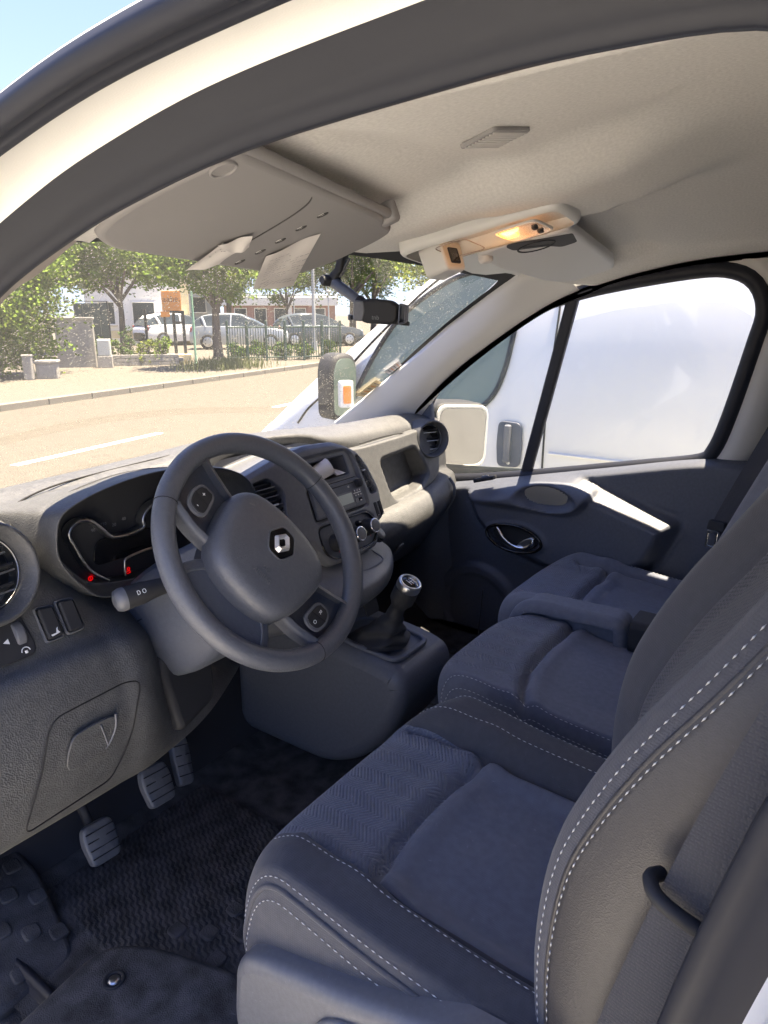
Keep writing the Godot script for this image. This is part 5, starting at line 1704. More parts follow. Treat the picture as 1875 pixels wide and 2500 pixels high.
func belts() -> void:
	var d := group_part(van, "driver_seat_belt")
	tag(d, "black belt hanging beside the driver's backrest")
	part(d, "webbing", ribbon(spline(pv([[-.765, 1.62, .86], [-.745, 1.45, .785], [-.735, 1.29, .735], [-.728, 1.18, .705], [-.722, 1.04, .672], [-.718, .90, .645], [-.715, .70, .62]]), 6), .046, V(-1, 0, -.25)), M.belt_web)
	part(d, "belt_guide", tube(spline(pv([[-.706, 1.140, .668], [-.722, 1.146, .664], [-.736, 1.144, .672], [-.740, 1.138, .692], [-.738, 1.130, .718], [-.726, 1.126, .728]]), 6), .0062, 10), M.soft_black)
	part(d, "upper_anchor", rbox(.03, .06, .05, .01), M.soft_black, Transform3D(Basis(), V(-.775, 1.62, .86)))
	var p := group_part(van, "passenger_seat_belt")
	tag(p, "grey belt and buckle by the passenger rear pillar")
	part(p, "webbing", ribbon(spline(pv([[.765, 1.60, .66], [.758, 1.45, .62], [.748, 1.287, .558], [.742, 1.212, .530], [.738, 1.076, .480], [.735, 1.03, .466]]), 6), .046, V(-1, 0, -.35)), M.belt_web)
	part(p, "webbing_tail", ribbon(spline(pv([[.738, 1.05, .48], [.745, .95, .50], [.76, .80, .52], [.775, .62, .53]]), 6), .046, V(-1, 0, -.35)), M.belt_web)
	part(p, "tongue", plate(rpoly([[-.026, .0], [.026, .0], [.022, .028], [-.022, .028]], .006), .012, .004), M.soft_black, frame_of(V(.728, 1.022, .462), V(-.35, 0, 1), V(0, 1, .3)))
	part(p, "tongue_plate", ring(rrect(.030, .05, .006), rrect(.018, .034, .004), .0025), M.chrome, frame_of(V(.724, .998, .452), V(-.35, 0, 1), V(0, 1, .3)))
	part(p, "upper_anchor", rbox(.03, .07, .05, .01), M.soft_black, Transform3D(Basis(), V(.765, 1.62, .665)))

# ---------------------------------------------------------------- loose things in the cab
func slip(outline: Array, curl: float) -> ArrayMesh:
	# a thin sheet with a little curl, built as a fine grid inside a quad given by four corners (a, b, c, d)
	var rows := []
	for i in 15:
		var r := PackedVector3Array()
		for j in 11:
			var u := j / 10.0
			var v := i / 14.0
			var a := (outline[0] as Vector3).lerp(outline[1], u)
			var b := (outline[3] as Vector3).lerp(outline[2], u)
			var p := a.lerp(b, v)
			p.z += curl * (v * v) + .0015 * sin(u * 7.0 + v * 4.0)
			r.append(p)
		rows.append(r)
	return surf(rows)

func printed_lines(f: Transform3D, corners: Array, n: int, s: int) -> ArrayMesh:
	var r := RandomNumberGenerator.new()
	r.seed = s
	var list := []
	for k in n:
		var v := .12 + .8 * k / n
		var u := .08
		while u < .9:
			var w := r.randf_range(.03, .12)
			if r.randf() < .75:
				var a := (corners[0] as Vector3).lerp(corners[1], u + w / 2)
				var b := (corners[3] as Vector3).lerp(corners[2], u + w / 2)
				var dir: Vector3 = ((corners[1] as Vector3) - (corners[0] as Vector3)).normalized()
				var l: float = w * ((corners[1] as Vector3) - (corners[0] as Vector3)).length()
				var p := a.lerp(b, v)
				p.z += .0012
				list.append([rbox(l, .0011, .0003, .0001), Transform3D(Basis(Vector3(0, 0, 1), atan2(dir.y, dir.x)), p)])
			u += w + .03
			if r.randf() < .12: break
	return joined(list)

func things_in_cab() -> void:
	var f := frame_of(V(-.68, 1.72, .212), V(.41, -.0085, -.117), V(-.02, .0695, .184))
	f = f * Transform3D(Basis(), V(0, 0, -.014))
	# two slips tucked under the visor pocket
	var c1 := [V(.168, -.140, .0225), V(.216, -.128, .0215), V(.222, -.185, .0225), V(.170, -.207, .026)]
	var s1 := thing("paper_slip", "crumpled white slip tucked under the seam of the driver's sun visor", "paper", f.origin, 0.0, "slips on the driver's sun visor")
	s1.transform = f
	part(s1, "sheet", slip(c1, .006), M.paper)
	var c1b := [V(.162, -.145, .0240), V(.190, -.108, .0240), V(.219, -.132, .0235), V(.205, -.150, .0260)]
	part(s1, "folded_corner", slip(c1b, .004), M.paper)
	tag(part(s1, "print", printed_lines(f, c1, 7, 4), M.paper_ink), "faint printed lines", "", "", "stuff")
	var c2 := [V(.300, -.150, .0225), V(.322, -.068, .0215), V(.486, -.206, .024), V(.374, -.226, .028)]
	var s2 := thing("paper_slip", "printed receipt hanging off the free edge of the driver's sun visor", "paper", f.origin, 0.0, "slips on the driver's sun visor")
	s2.transform = f
	part(s2, "sheet", slip(c2, .010), M.paper)
	var pr := [c2[0] + V(0, 0, .0025), c2[1] + V(0, 0, .0025), c2[2] + V(0, 0, .0115), c2[3] + V(0, 0, .0115)]
	tag(part(s2, "print", printed_lines(f, pr, 15, 8), M.paper_ink), "lines of small print", "", "", "stuff")
	# rolled paper cup in the tray
	var sf := frame_of(V(.03, 1.14, -.235), V(1, 0, 0), V(0, .94, -.35))
	var cup := thing("cardboard_tube", "short white cardboard tube lying in the tray above the radio", "tube", sf * V(-.035, .088, -.03))
	cup.transform = sf * Transform3D(Basis(Vector3(0, 1, 0), 1.0) * Basis(Vector3(1, 0, 0), 1.32), V(-.020, .090, -.012))
	part(cup, "wall", lathe([[.0175, -.075], [.0195, .0], [.0205, .022], [.0190, .0225], [.0178, .0], [.016, -.075]], 36), M.white_card)
	part(cup, "inner_ply", lathe([[.0183, .018], [.0172, .0], [.0155, -.070], [.0, -.0705]], 30), M.cardboard)
	var nt := thing("folded_note", "folded white paper beside the cardboard tube in the tray", "paper", sf * V(.03, .078, -.01))
	nt.transform = sf
	part(nt, "sheet", slip([V(.010, .104, -.035), V(.036, .090, -.030), V(.054, .070, .000), V(.016, .070, .006)], -.004), M.white_card)
	part(nt, "sheet_back", slip([V(.012, .102, -.040), V(.036, .088, -.036), V(.052, .069, -.012), V(.016, .069, -.006)], .004), M.white_card)
	# telephone holder on the windscreen
	var ph := thing("phone_holder", "black telephone holder on a jointed arm stuck to the windscreen", "phone holder", V(.085, 1.70, -.27))
	var o := V(.085, 1.70, -.27)
	var foot := V(.088, 1.688, -.262) - o
	var mid := V(.080, 1.640, -.292) - o
	var head := V(.075, 1.592, -.205) - o
	part(ph, "suction_foot", lathe([[.0, .010], [.014, .010], [.024, .004], [.030, .0], [.030, -.004], [.0, -.004]], 28), M.soft_black, frame_of(V(.095, 1.700, -.285) - o, V(1, 0, 0), V(0, -.8, .6)))
	part(ph, "upper_arm", sweep(pv([foot + V(.004, .012, -.006), foot.lerp(mid, .5) + V(.004, 0, .002), mid + V(.002, .004, 0)]), rrect(.030, .018, .006), V(.3, 0, 1)), M.soft_black)
	part(ph, "arm_slot", sweep(pv([foot + V(.002, .000, .012), foot.lerp(mid, .8) + V(.002, .0, .013)]), rrect(.008, .006, .002), V(.3, 0, 1)), M.black_gloss)
	part(ph, "joint", tube(pv([mid + V(-.024, .002, -.010), mid + V(-.018, .002, -.008), mid + V(.014, -.002, .006), mid + V(.018, -.002, .008)]), PackedFloat32Array([.009, .0125, .0125, .009]), 16), M.soft_black)
	part(ph, "lower_arm", tube(pv([mid, mid.lerp(head, .5), mid.lerp(head, .93)]), PackedFloat32Array([.0125, .0115, .0105]), 16), M.dark_plastic)
	part(ph, "arm_collar", tube(pv([mid.lerp(head, .88), mid.lerp(head, 1.0)]), .0125, 16), M.soft_black)
	var hf := frame_of(V(.072, 1.575, -.160) - o, V(.30, -.05, .85), V(0, 1, .06))
	part(ph, "cradle", plate(rpoly([[-.040, .020], [-.020, .026], [.030, .024], [.046, .014], [.046, -.016], [.030, -.026], [-.026, -.026], [-.040, -.018]], .008), .026, .007, 4), M.soft_black, hf * Transform3D(Basis(), V(0, 0, -.012)))
	part(ph, "clamp_pad", plate(rpoly([[-.012, -.022], [.010, -.022], [.014, .0], [.010, .020], [-.012, .020]], .005), .010, .003), M.mid_plastic, hf * Transform3D(Basis(), V(-.040, 0, .006)))
	part(ph, "clamp_pad", plate(rpoly([[-.008, -.024], [.010, -.018], [.010, .018], [-.008, .022]], .005), .022, .004), M.dark_plastic, hf * Transform3D(Basis(), V(.056, -.002, -.006)))
	part(ph, "clamp_rod", tube(pv([[-.062, -.016, .0], [-.045, -.016, .0], [.07, -.022, .0]]), .0045, 8), M.soft_black, hf)
	part(ph, "rod_end", rbox(.006, .012, .012, .002), M.mid_plastic, hf * Transform3D(Basis(), V(-.064, -.016, 0)))
	part(ph, "maker_letters", words("tnb", .011), M.grey_print, hf * Transform3D(Basis(), V(-.002, -.013, .0143)))
	# stickers inside the windscreen by the passenger pillar
	var st1 := thing("windscreen_sticker", "cream printed sticker low on the windscreen by the passenger pillar", "sticker", screen_at(.93, .28), 0.0, "stickers on the windscreen")
	sticker(st1, [[.885, .235], [.935, .228], [.955, .32], [.915, .335]], M.sticker_cream, M.sign_orange, 5)
	var st2 := thing("windscreen_sticker", "white printed sticker above the cream one on the windscreen", "sticker", screen_at(.95, .41), 0.0, "stickers on the windscreen")
	sticker(st2, [[.915, .385], [.955, .372], [.972, .43], [.935, .455]], M.sticker_white, M.sign_orange, 4)

func sticker(t: Node3D, uv: Array, m: Material, ink: Material, n: int) -> void:
	var rows := []
	var ins := V(0, -.004, .006)
	for i in 5:
		var r := PackedVector3Array()
		for j in 5:
			var a := Vector2(uv[0][0], uv[0][1]).lerp(Vector2(uv[1][0], uv[1][1]), j / 4.0)
			var b := Vector2(uv[3][0], uv[3][1]).lerp(Vector2(uv[2][0], uv[2][1]), j / 4.0)
			var q := a.lerp(b, i / 4.0)
			r.append(screen_at(q.x, q.y) + ins - t.position)
		rows.append(r)
	part(t, "sheet", surf(rows), m)
	for k in n:
		var l := PackedVector3Array()
		var v := (k + 1.0) / (n + 1.0)
		for j in 4:
			var w := .15 + .7 * j / 3.0
			var a := Vector2(uv[0][0], uv[0][1]).lerp(Vector2(uv[1][0], uv[1][1]), w)
			var b := Vector2(uv[3][0], uv[3][1]).lerp(Vector2(uv[2][0], uv[2][1]), w)
			var q := a.lerp(b, v)
			l.append(screen_at(q.x, q.y) + ins * 1.3 - t.position)
		part(t, "printed_line", tube(l, .0012, 4), ink if k % 2 else M.paper_ink)

# ---------------------------------------------------------------- the white van alongside
func nv_w(y: float) -> float:
	return curve_at([[.25, .86], [.45, .93], [.8, .97], [1.1, .965], [1.5, .915], [1.8, .86], [2.0, .80]], y)

func neighbour_van() -> void:
	var v := thing("parked_van", "white parked van close alongside, beyond the passenger window", "van", V(2.63, 0, 0))
	var top := [[-2.58, .62], [-2.50, .74], [-2.4, .80], [-2.2, .93], [-1.94, 1.12], [-1.70, 1.305], [-1.373, 1.555], [-1.045, 1.81], [-.88, 1.92], [-.6, 1.965], [.2, 1.98], [1.2, 1.98], [2.3, 1.965], [2.45, 1.93]]
	var nose := [[-2.58, .55], [-2.5, .72], [-2.4, .83], [-2.2, .93], [-1.9, .99], [-1.6, 1.0], [2.2, 1.0], [2.45, .985]]
	var rows := []
	for z in [-2.58, -2.54, -2.5, -2.4, -2.3, -2.2, -2.05, -1.94, -1.82, -1.70, -1.53, -1.373, -1.2, -1.045, -.95, -.88, -.75, -.6, -.3, .2, .7, 1.2, 1.8, 2.3, 2.42, 2.45]:
		var t := curve_at(top, z)
		var w := curve_at(nose, z)
		var half := []
		for q in [[.16, 1.0], [.22, 1.0], [.42, 1.0], [.58, 1.0], [.72, 1.0], [.85, .995], [.93, .975], [.972, .93], [.99, .84], [1.0, .6], [1.005, .3]]:
			var y: float = t * q[0]
			half.append([nv_w(y) * q[1] * w, y])
		var r := PackedVector3Array()
		for h in half: r.append(V(-h[0], h[1], z))
		r.append(V(0, t * 1.006, z))
		half.reverse()
		for h in half: r.append(V(h[0], h[1], z))
		rows.append(r)
	part(v, "body", surf(loft_rows(rows, 2)), M.white_paint)
	part(v, "rear_doors", plate(rpoly([[-.86, .35], [.86, .35], [.82, 1.6], [.74, 1.92], [-.74, 1.92], [-.82, 1.6]], .1), .04, .01), M.white_paint, Transform3D(Basis(), V(0, 0, 2.43)))
	var xs := func(y): return -(nv_w(y)) - .004
	var win := [[-1.47, 1.063], [-1.376, 1.288], [-1.239, 1.50], [-1.122, 1.606], [-.99, 1.688], [-.88, 1.735], [-.72, 1.755], [-.625, 1.735], [-.590, 1.66], [-.588, 1.56], [-.597, 1.456], [-.618, 1.33], [-.660, 1.22], [-.735, 1.155], [-.9, 1.125], [-1.15, 1.095], [-1.35, 1.07]]
	var wp := spline2(win, 4, true)
	var pv3 := PackedVector3Array()
	for q in wp: pv3.append(V(xs.call(q.y) - .003, q.y, q.x))
	var tris := Geometry2D.triangulate_polygon(wp)
	part(v, "door_window", pack(pv3, tris), M.van_glass)
	part(v, "window_seal", tube(pv3, .012, 8, true), M.black_rubber)
	var pvr := PackedVector3Array()
	for q in wp: pvr.append(V(-(xs.call(q.y) - .003), q.y, q.x))
	part(v, "door_window", pack(pvr, tris), M.van_glass)
	# windscreen over the sloping front
	var wr := []
	for i in 13:
		var z := -1.66 + .66 * i / 12.0
		var r := PackedVector3Array()
		for j in 17:
			var u := -1.0 + j / 8.0
			var x := u * .74 * nv_w(curve_at(top, z))
			r.append(V(x, curve_at(top, z) + .010 - .045 * pow(absf(u), 3.0) * .5, z - .012 * (1.0 - u * u)))
		wr.append(r)
	part(v, "windscreen", surf(wr), M.van_glass)
	var gl := PackedVector3Array()
	for q in [[-.99, 1.735], [-1.10, 1.655], [-1.22, 1.552], [-1.375, 1.415], [-1.50, 1.295], [-1.62, 1.18], [-1.75, 1.08], [-1.83, .99]]: gl.append(V(-nv_w(q[1]) * .992 - .002, q[1], q[0]))
	part(v, "pillar_gap", tube(spline(gl, 4), .006, 6), M.groove_black)
	var sm := PackedVector3Array()
	for q in [[-.405, .50], [-.405, .8], [-.408, 1.1], [-.405, 1.35], [-.40, 1.6], [-.41, 1.78], [-.45, 1.87]]: sm.append(V(-nv_w(q[1]) - .001, q[1], q[0]))
	part(v, "door_gap", tube(spline(sm, 4), .0045, 6), M.seam_dark)
	var sb := PackedVector3Array()
	for k in 12: sb.append(V(-nv_w(.98) - .002, .985, -.38 + k * .25))
	part(v, "side_crease", tube(sb, .006, 6), M.white_paint)
	part(v, "side_rubbing_strip", rbox(2.6, .10, .02, .008), M.soft_black, Transform3D(Basis(Vector3(0, 1, 0), -PI / 2), V(-.972, .62, .95)))
	# pull handle in its dark bowl
	var hx := -nv_w(1.005) - .002
	var hb := Transform3D(Basis(Vector3(0, 0, 1), Vector3(0, 1, 0), Vector3(-1, 0, 0)), V(hx, 1.005, -.565))
	part(v, "handle_bowl", plate(rpoly([[-.055, -.105], [.055, -.10], [.062, .0], [.055, .10], [-.055, .105], [-.062, 0]], .03, 5), .010, .004), M.dark_plastic, hb)
	part(v, "door_handle", plate(rrect(.030, .17, .010), .024, .008), M.mid_plastic, hb * Transform3D(Basis(), V(-.004, .005, .008)))
	part(v, "key_lock", lathe([[.0, .004], [.007, .004], [.009, .0]], 20), M.satin_metal, hb * Transform3D(Basis(Vector3(1, 0, 0), PI / 2), V(.0, -.082, .010)))
	# mirror
	var mf := Transform3D(Basis(Vector3(0, 1, 0), -.25), V(-1.065, 1.215, -1.43))
	part(v, "mirror_housing", plate(rpoly([[-.085, -.16], [.075, -.165], [.09, .10], [.06, .165], [-.05, .165], [-.085, .10]], .05, 5), .11, .03, 4), M.soft_black, mf * Transform3D(Basis(), V(0, 0, -.1)))
	part(v, "mirror_glass", plate(rpoly([[-.068, -.135], [.060, -.14], [.072, .08], [.048, .14], [-.04, .14], [-.068, .08]], .03, 5), .004, .001), M.van_glass, mf * Transform3D(Basis(), V(0, 0, .009)))
	part(v, "mirror_arm", tube(pv([[-.93, 1.10, -1.46], [-1.0, 1.12, -1.46], [-1.06, 1.15, -1.45]]), .035, 10), M.dark_plastic)
	var lf := Transform3D(Basis(Vector3(0, 1, 0), -.55), V(-1.145, 1.195, -1.36))
	part(v, "side_repeater", plate(rrect(.070, .130, .014), .03, .008), M.lamp_white, lf)
	part(v, "repeater_lens", plate(rrect(.040, .085, .008), .004, .001), M.lamp_orange, lf * Transform3D(Basis(), V(0, -.002, .029)))
	# headlamp
	part(v, "headlamp", plate(spline2([[-.20, -.05], [-.05, .04], [.13, .075], [.20, .05], [.16, -.03], [.0, -.06]], 4, true), .06, .025, 4), M.lamp_white, frame_of(V(-.74, .90, -2.19), V(.35, .32, .85), V(0, 1, .5)))
	for s in [-1.0, 1.0]:
		for z in [-1.75, 1.6]:
			var w := part(v, "road_wheel", lathe([[.0, -.1], [.20, -.1], [.30, -.095], [.325, -.07], [.33, 0], [.325, .07], [.30, .095], [.20, .1], [.0, .1]], 28), M.tyre, Transform3D(Basis(Vector3(0, 0, 1), PI / 2), V(s * .87, .33, z)))
			part(w, "rim", lathe([[.0, -.105], [.19, -.105], [.2, -.09], [.2, .09], [.19, .105], [.0, .105]], 28), M.satin_metal)

# ---------------------------------------------------------------- street and far side
const RO := Vector3(4.675, 0, -11.06)
const RE := Vector3(.9798, 0, -.2)
const RN := Vector3(-.2, 0, -.9798)
const FACE := -0.712

func rd(s: float, t: float, y := 0.0) -> Vector3:
	return RO + RE * s + RN * t + Vector3(0, y, 0)

func structure(called: String, mesh: Mesh, m: Material) -> MeshInstance3D:
	var o := part(self, called, mesh, m)
	o.set_meta("kind", "structure")
	return o

func strip(s0: float, s1: float, t0: float, t1: float, y: float) -> ArrayMesh:
	var rows := []
	for i in 2:
		rows.append(PackedVector3Array([rd(lerpf(s0, s1, i), t0, y), rd(lerpf(s0, s1, i), t1, y)]))
	return surf(rows)

func ground_and_street() -> void:
	structure("ground", surf([pv([[-260, -.02, -260], [-260, -.02, 260]]), pv([[260, -.02, -260], [260, -.02, 260]])]), M.pavement_stone)
	structure("road", strip(-70, 90, -9.2, 0, -.002), M.asphalt)
	structure("parking_bay", surf([PackedVector3Array([V(-30, -.006, 30), V(40, -.006, 30)]), PackedVector3Array([rd(-40, -9.3, -.006), rd(40, -9.3, -.006)])]), M.bay_concrete)
	for k in range(-4, 6):
		var s := -2.95 + k * 5.2
		var o := structure("road_marking", strip(s, s + 2.3, -3.92, -3.80, .002), M.road_paint)
	# kerb of single stones and the pavement behind it
	var kb := Node3D.new()
	kb.name = "kerb"
	add_child(kb)
	kb.set_meta("kind", "structure")
	var stone := rbox(.98, .16, .16, .012)
	for k in range(-14, 26):
		part(kb, "kerb_stone", stone, M.kerb_stone, Transform3D(Basis(Vector3(0, 1, 0), atan2(.2, .98)), rd(k + .5, .08, .03)))
	structure("pavement", strip(-70, 90, .16, 40, .10 - .02), M.pavement_stone)

func foliage(parent: Node, called: String, c: Vector3, rad: Vector3, n: int, size: float, m: Material, s: int, clumps := 26) -> MeshInstance3D:
	var r := RandomNumberGenerator.new()
	r.seed = s
	var cen := []
	for k in clumps:
		var d := Vector3(r.randfn(), r.randfn(), r.randfn()).normalized() * pow(r.randf(), .45)
		cen.append([c + d * rad * .86, r.randf_range(.20, .42), r.randf_range(.7, 1.25)])
	var v := PackedVector3Array()
	var nn := PackedVector3Array()
	var cc := PackedColorArray()
	var ix := PackedInt32Array()
	for k in n:
		var q: Array = cen[r.randi() % clumps]
		var mid: Vector3 = q[0] + Vector3(r.randfn(), r.randfn() * .7, r.randfn()) * .6 * rad * float(q[1])
		var g: float = q[2] * r.randf_range(.75, 1.3)
		var col := Color(g * r.randf_range(.9, 1.25), g, g * r.randf_range(.7, 1.1))
		for l in 5:
			var d := Vector3(r.randf_range(-1, 1), r.randf_range(-.8, .8), r.randf_range(-1, 1)).normalized()
			var w := d.cross(Vector3(r.randf() - .5, r.randf() - .5, r.randf() - .5)).normalized()
			var f := d.cross(w)
			var o := mid + d * size * r.randf_range(.0, .5)
			var len := size * r.randf_range(.45, .85)
			var h := len * .34
			var base := v.size()
			v.append(o)
			v.append(o + d * len * .5 + w * h + f * len * .08)
			v.append(o + d * len)
			v.append(o + d * len * .5 - w * h + f * len * .08)
			for i in 4:
				nn.append(f)
				cc.append(col)
			ix.append_array(PackedInt32Array([base, base + 1, base + 2, base, base + 2, base + 3]))
	var arr := []
	arr.resize(Mesh.ARRAY_MAX)
	arr[Mesh.ARRAY_VERTEX] = v
	arr[Mesh.ARRAY_NORMAL] = nn
	arr[Mesh.ARRAY_COLOR] = cc
	arr[Mesh.ARRAY_INDEX] = ix
	var mesh := ArrayMesh.new()
	mesh.add_surface_from_arrays(Mesh.PRIMITIVE_TRIANGLES, arr)
	return part(parent, called, mesh, m)

func tree(label: String, at: Vector3, trunk_h: float, trunk_r: float, crown_c: float, rad: Vector3, n: int, leaf: int, s: int, size := .16) -> void:
	var t := thing("street_tree", label, "tree", at, 0.0, "trees across the road")
	var r := RandomNumberGenerator.new()
	r.seed = s
	var path := PackedVector3Array()
	var radii := PackedFloat32Array()
	for k in 9:
		var q := k / 8.0
		path.append(V(r.randf_range(-.05, .05) * q, q * (crown_c + rad.y * .4), r.randf_range(-.05, .05) * q))
		radii.append(trunk_r * (1.25 - .25 * ss(0, .15, q)) * (1.0 - .75 * q))
	part(t, "trunk", tube(spline(path, 3), resized(radii, 25), 10), M.bark)
	for k in 6:
		var a := TAU * k / 6.0 + r.randf()
		var st := V(0, trunk_h * r.randf_range(.85, 1.15), 0)
		var en := V(cos(a) * rad.x * .7, crown_c + r.randf_range(-.2, .5) * rad.y, sin(a) * rad.z * .7)
		part(t, "limb", tube(spline(pv([st, st.lerp(en, .5) + V(0, .12, 0), en]), 4), resized(PackedFloat32Array([trunk_r * .5, trunk_r * .3, trunk_r * .08]), 9), 7), M.bark)
	foliage(t, "crown", V(0, crown_c, 0), rad, n, size, M["leaf_%d" % leaf], s)

func resized(a: PackedFloat32Array, n: int) -> PackedFloat32Array:
	var o := PackedFloat32Array()
	for k in n:
		var q := float(k) / (n - 1) * (a.size() - 1)
		var i := mini(int(q), a.size() - 2)
		o.append(lerpf(a[i], a[i + 1], q - i))
	return o

func bush(called: String, label: String, at: Vector3, rad: Vector3, n: int, leaf: int, s: int, size := .13, clumps := 26) -> void:
	var t := thing(called, label, "shrub", at)
	for k in 5:
		var a := TAU * k / 5.0
		part(t, "stem", tube(pv([[cos(a) * .05, 0, sin(a) * .05], [cos(a) * rad.x * .3, rad.y * .6, sin(a) * rad.z * .3], [cos(a) * rad.x * .5, rad.y * 1.2, sin(a) * rad.z * .5]]), .02, 5), M.bark)
	foliage(t, "leaves", V(0, rad.y, 0), rad, n, size, M["leaf_%d" % leaf], s, clumps)

func post(called: String, label: String, cat: String, at: Vector3, h: float, r: float, m: Material, group := "") -> Node3D:
	var t := thing(called, label, cat, at, 0.0, group)
	part(t, "shaft", lathe([[.0, h], [r * .8, h], [r, h - r * .4], [r, .0]], 14), m)
	part(t, "foot_plate", lathe([[.0, .03], [r * 1.9, .03], [r * 2.0, .0]], 14), m)
	return t

func car(label: String, at: Vector3, turn: float, paint: Material) -> void:
	var c := thing("parked_car", label, "car", at, turn, "cars parked behind the fence")
	var low := []
	for q in [[-2.05, .40, .58, .62], [-2.0, .28, .80, .74], [-1.8, .22, .92, .82], [-1.2, .2, .95, .86], [0, .2, .93, .87], [.9, .2, .90, .86], [1.4, .2, .84, .84], [1.9, .26, .72, .76], [2.05, .35, .55, .62]]:
		var w: float = q[3]
		low.append(spline(pv([[q[0], q[1], -w * .92], [q[0], lerpf(q[1], q[2], .4), -w], [q[0], q[2] - .06, -w * .97], [q[0], q[2], -w * .86], [q[0], q[2] + .015, 0], [q[0], q[2], w * .86], [q[0], q[2] - .06, w * .97], [q[0], lerpf(q[1], q[2], .4), w], [q[0], q[1], w * .92]]), 3))
	part(c, "body", surf(loft_rows(low, 4), false, false, false), paint)
	part(c, "floor_pan", rbox(3.9, .08, 1.5, .03), M.tyre, Transform3D(Basis(), V(0, .25, 0)))
	var cab := []
	for q in [[-1.98, .90, .70], [-1.75, 1.18, .66], [-1.45, 1.34, .62], [-.9, 1.42, .60], [-.2, 1.42, .60], [.25, 1.34, .62], [.75, 1.12, .68], [1.15, .90, .74]]:
		var w: float = q[2]
		cab.append(spline(pv([[q[0], .86, -.80], [q[0], lerpf(.86, q[1], .5), -lerpf(.80, w, .6)], [q[0], q[1] - .03, -w], [q[0], q[1], -w * .8], [q[0], q[1] + .02, 0], [q[0], q[1], w * .8], [q[0], q[1] - .03, w], [q[0], lerpf(.86, q[1], .5), lerpf(.80, w, .6)], [q[0], .86, .80]]), 3))
	part(c, "windows", surf(loft_rows(cab, 4)), M.far_glass)
	var rf := []
	for q in [[-1.72, 1.215, .60], [-1.45, 1.352, .58], [-.9, 1.432, .57], [-.2, 1.432, .57], [.22, 1.36, .585]]:
		rf.append(spline(pv([[q[0], q[1] - .04, -q[2] * 1.06], [q[0], q[1] + .002, -q[2] * .85], [q[0], q[1] + .022, 0], [q[0], q[1] + .002, q[2] * .85], [q[0], q[1] - .04, q[2] * 1.06]]), 3))
	part(c, "roof", surf(loft_rows(rf, 4)), paint)
	for s in [-1.0, 1.0]:
		part(c, "side_pillar", tube(pv([[-.35, .88, s * .80], [-.33, 1.15, s * .72], [-.30, 1.40, s * .61]]), .035, 6), paint)
		part(c, "side_pillar", tube(pv([[-1.35, .90, s * .80], [-1.42, 1.12, s * .72], [-1.50, 1.31, s * .62]]), .06, 6), paint)
		part(c, "tail_lamp", rbox(.10, .22, .16, .03), M.red_mark, Transform3D(Basis(), V(-1.93, .80, s * .70)))
		part(c, "headlamp", rbox(.16, .12, .26, .03), M.lamp_white, Transform3D(Basis(), V(1.90, .66, s * .58)))
		for x in [-1.28, 1.28]:
			var w := part(c, "road_wheel", lathe([[.0, -.1], [.2, -.1], [.29, -.095], [.315, -.06], [.315, .06], [.29, .095], [.2, .1], [.0, .1]], 28), M.tyre, Transform3D(Basis(Vector3(1, 0, 0), PI / 2), V(x, .315, s * .78)))
			part(w, "rim", lathe([[.0, -.102], [.05, -.106], [.20, -.104], [.205, -.09], [.205, .09], [.20, .104], [.05, .106], [.0, .102]], 24), M.satin_metal)
			for k in 5:
				part(w, "rim_gap", rbox(.035, .22, .05, .008), M.tyre, Transform3D(Basis(Vector3(0, 1, 0), TAU * k / 5.0) * Basis(Vector3(0, 0, 1), 0.0), V(cos(TAU * k / 5.0) * .125, 0, -sin(TAU * k / 5.0) * .125)))

func block_house(called: String, label: String, at: Vector3, turn: float, w: float, d: float, wall_h: float, wall: Material) -> Node3D:
	var t := thing(called, label, "building", at, turn)
	part(t, "wall", moved(rbox(w, wall_h, d, .02), Transform3D(Basis(), V(0, wall_h / 2, -d / 2))), wall)
	return t

func opening(t: Node3D, x: float, y: float, w: float, h: float) -> void:
	var fr := part(t, "window", ring(rrect(w + .12, h + .12, .02), rrect(w, h, .01), .06), M.render_white, Transform3D(Basis(), V(x, y, .0)))
	part(fr, "pane", plate(rrect(w, h, .01), .03, .005), M.far_glass, Transform3D(Basis(), V(0, 0, .002)))
	part(fr, "sill", rbox(w + .2, .06, .14, .01), M.concrete, Transform3D(Basis(), V(0, -h / 2 - .08, .06)))

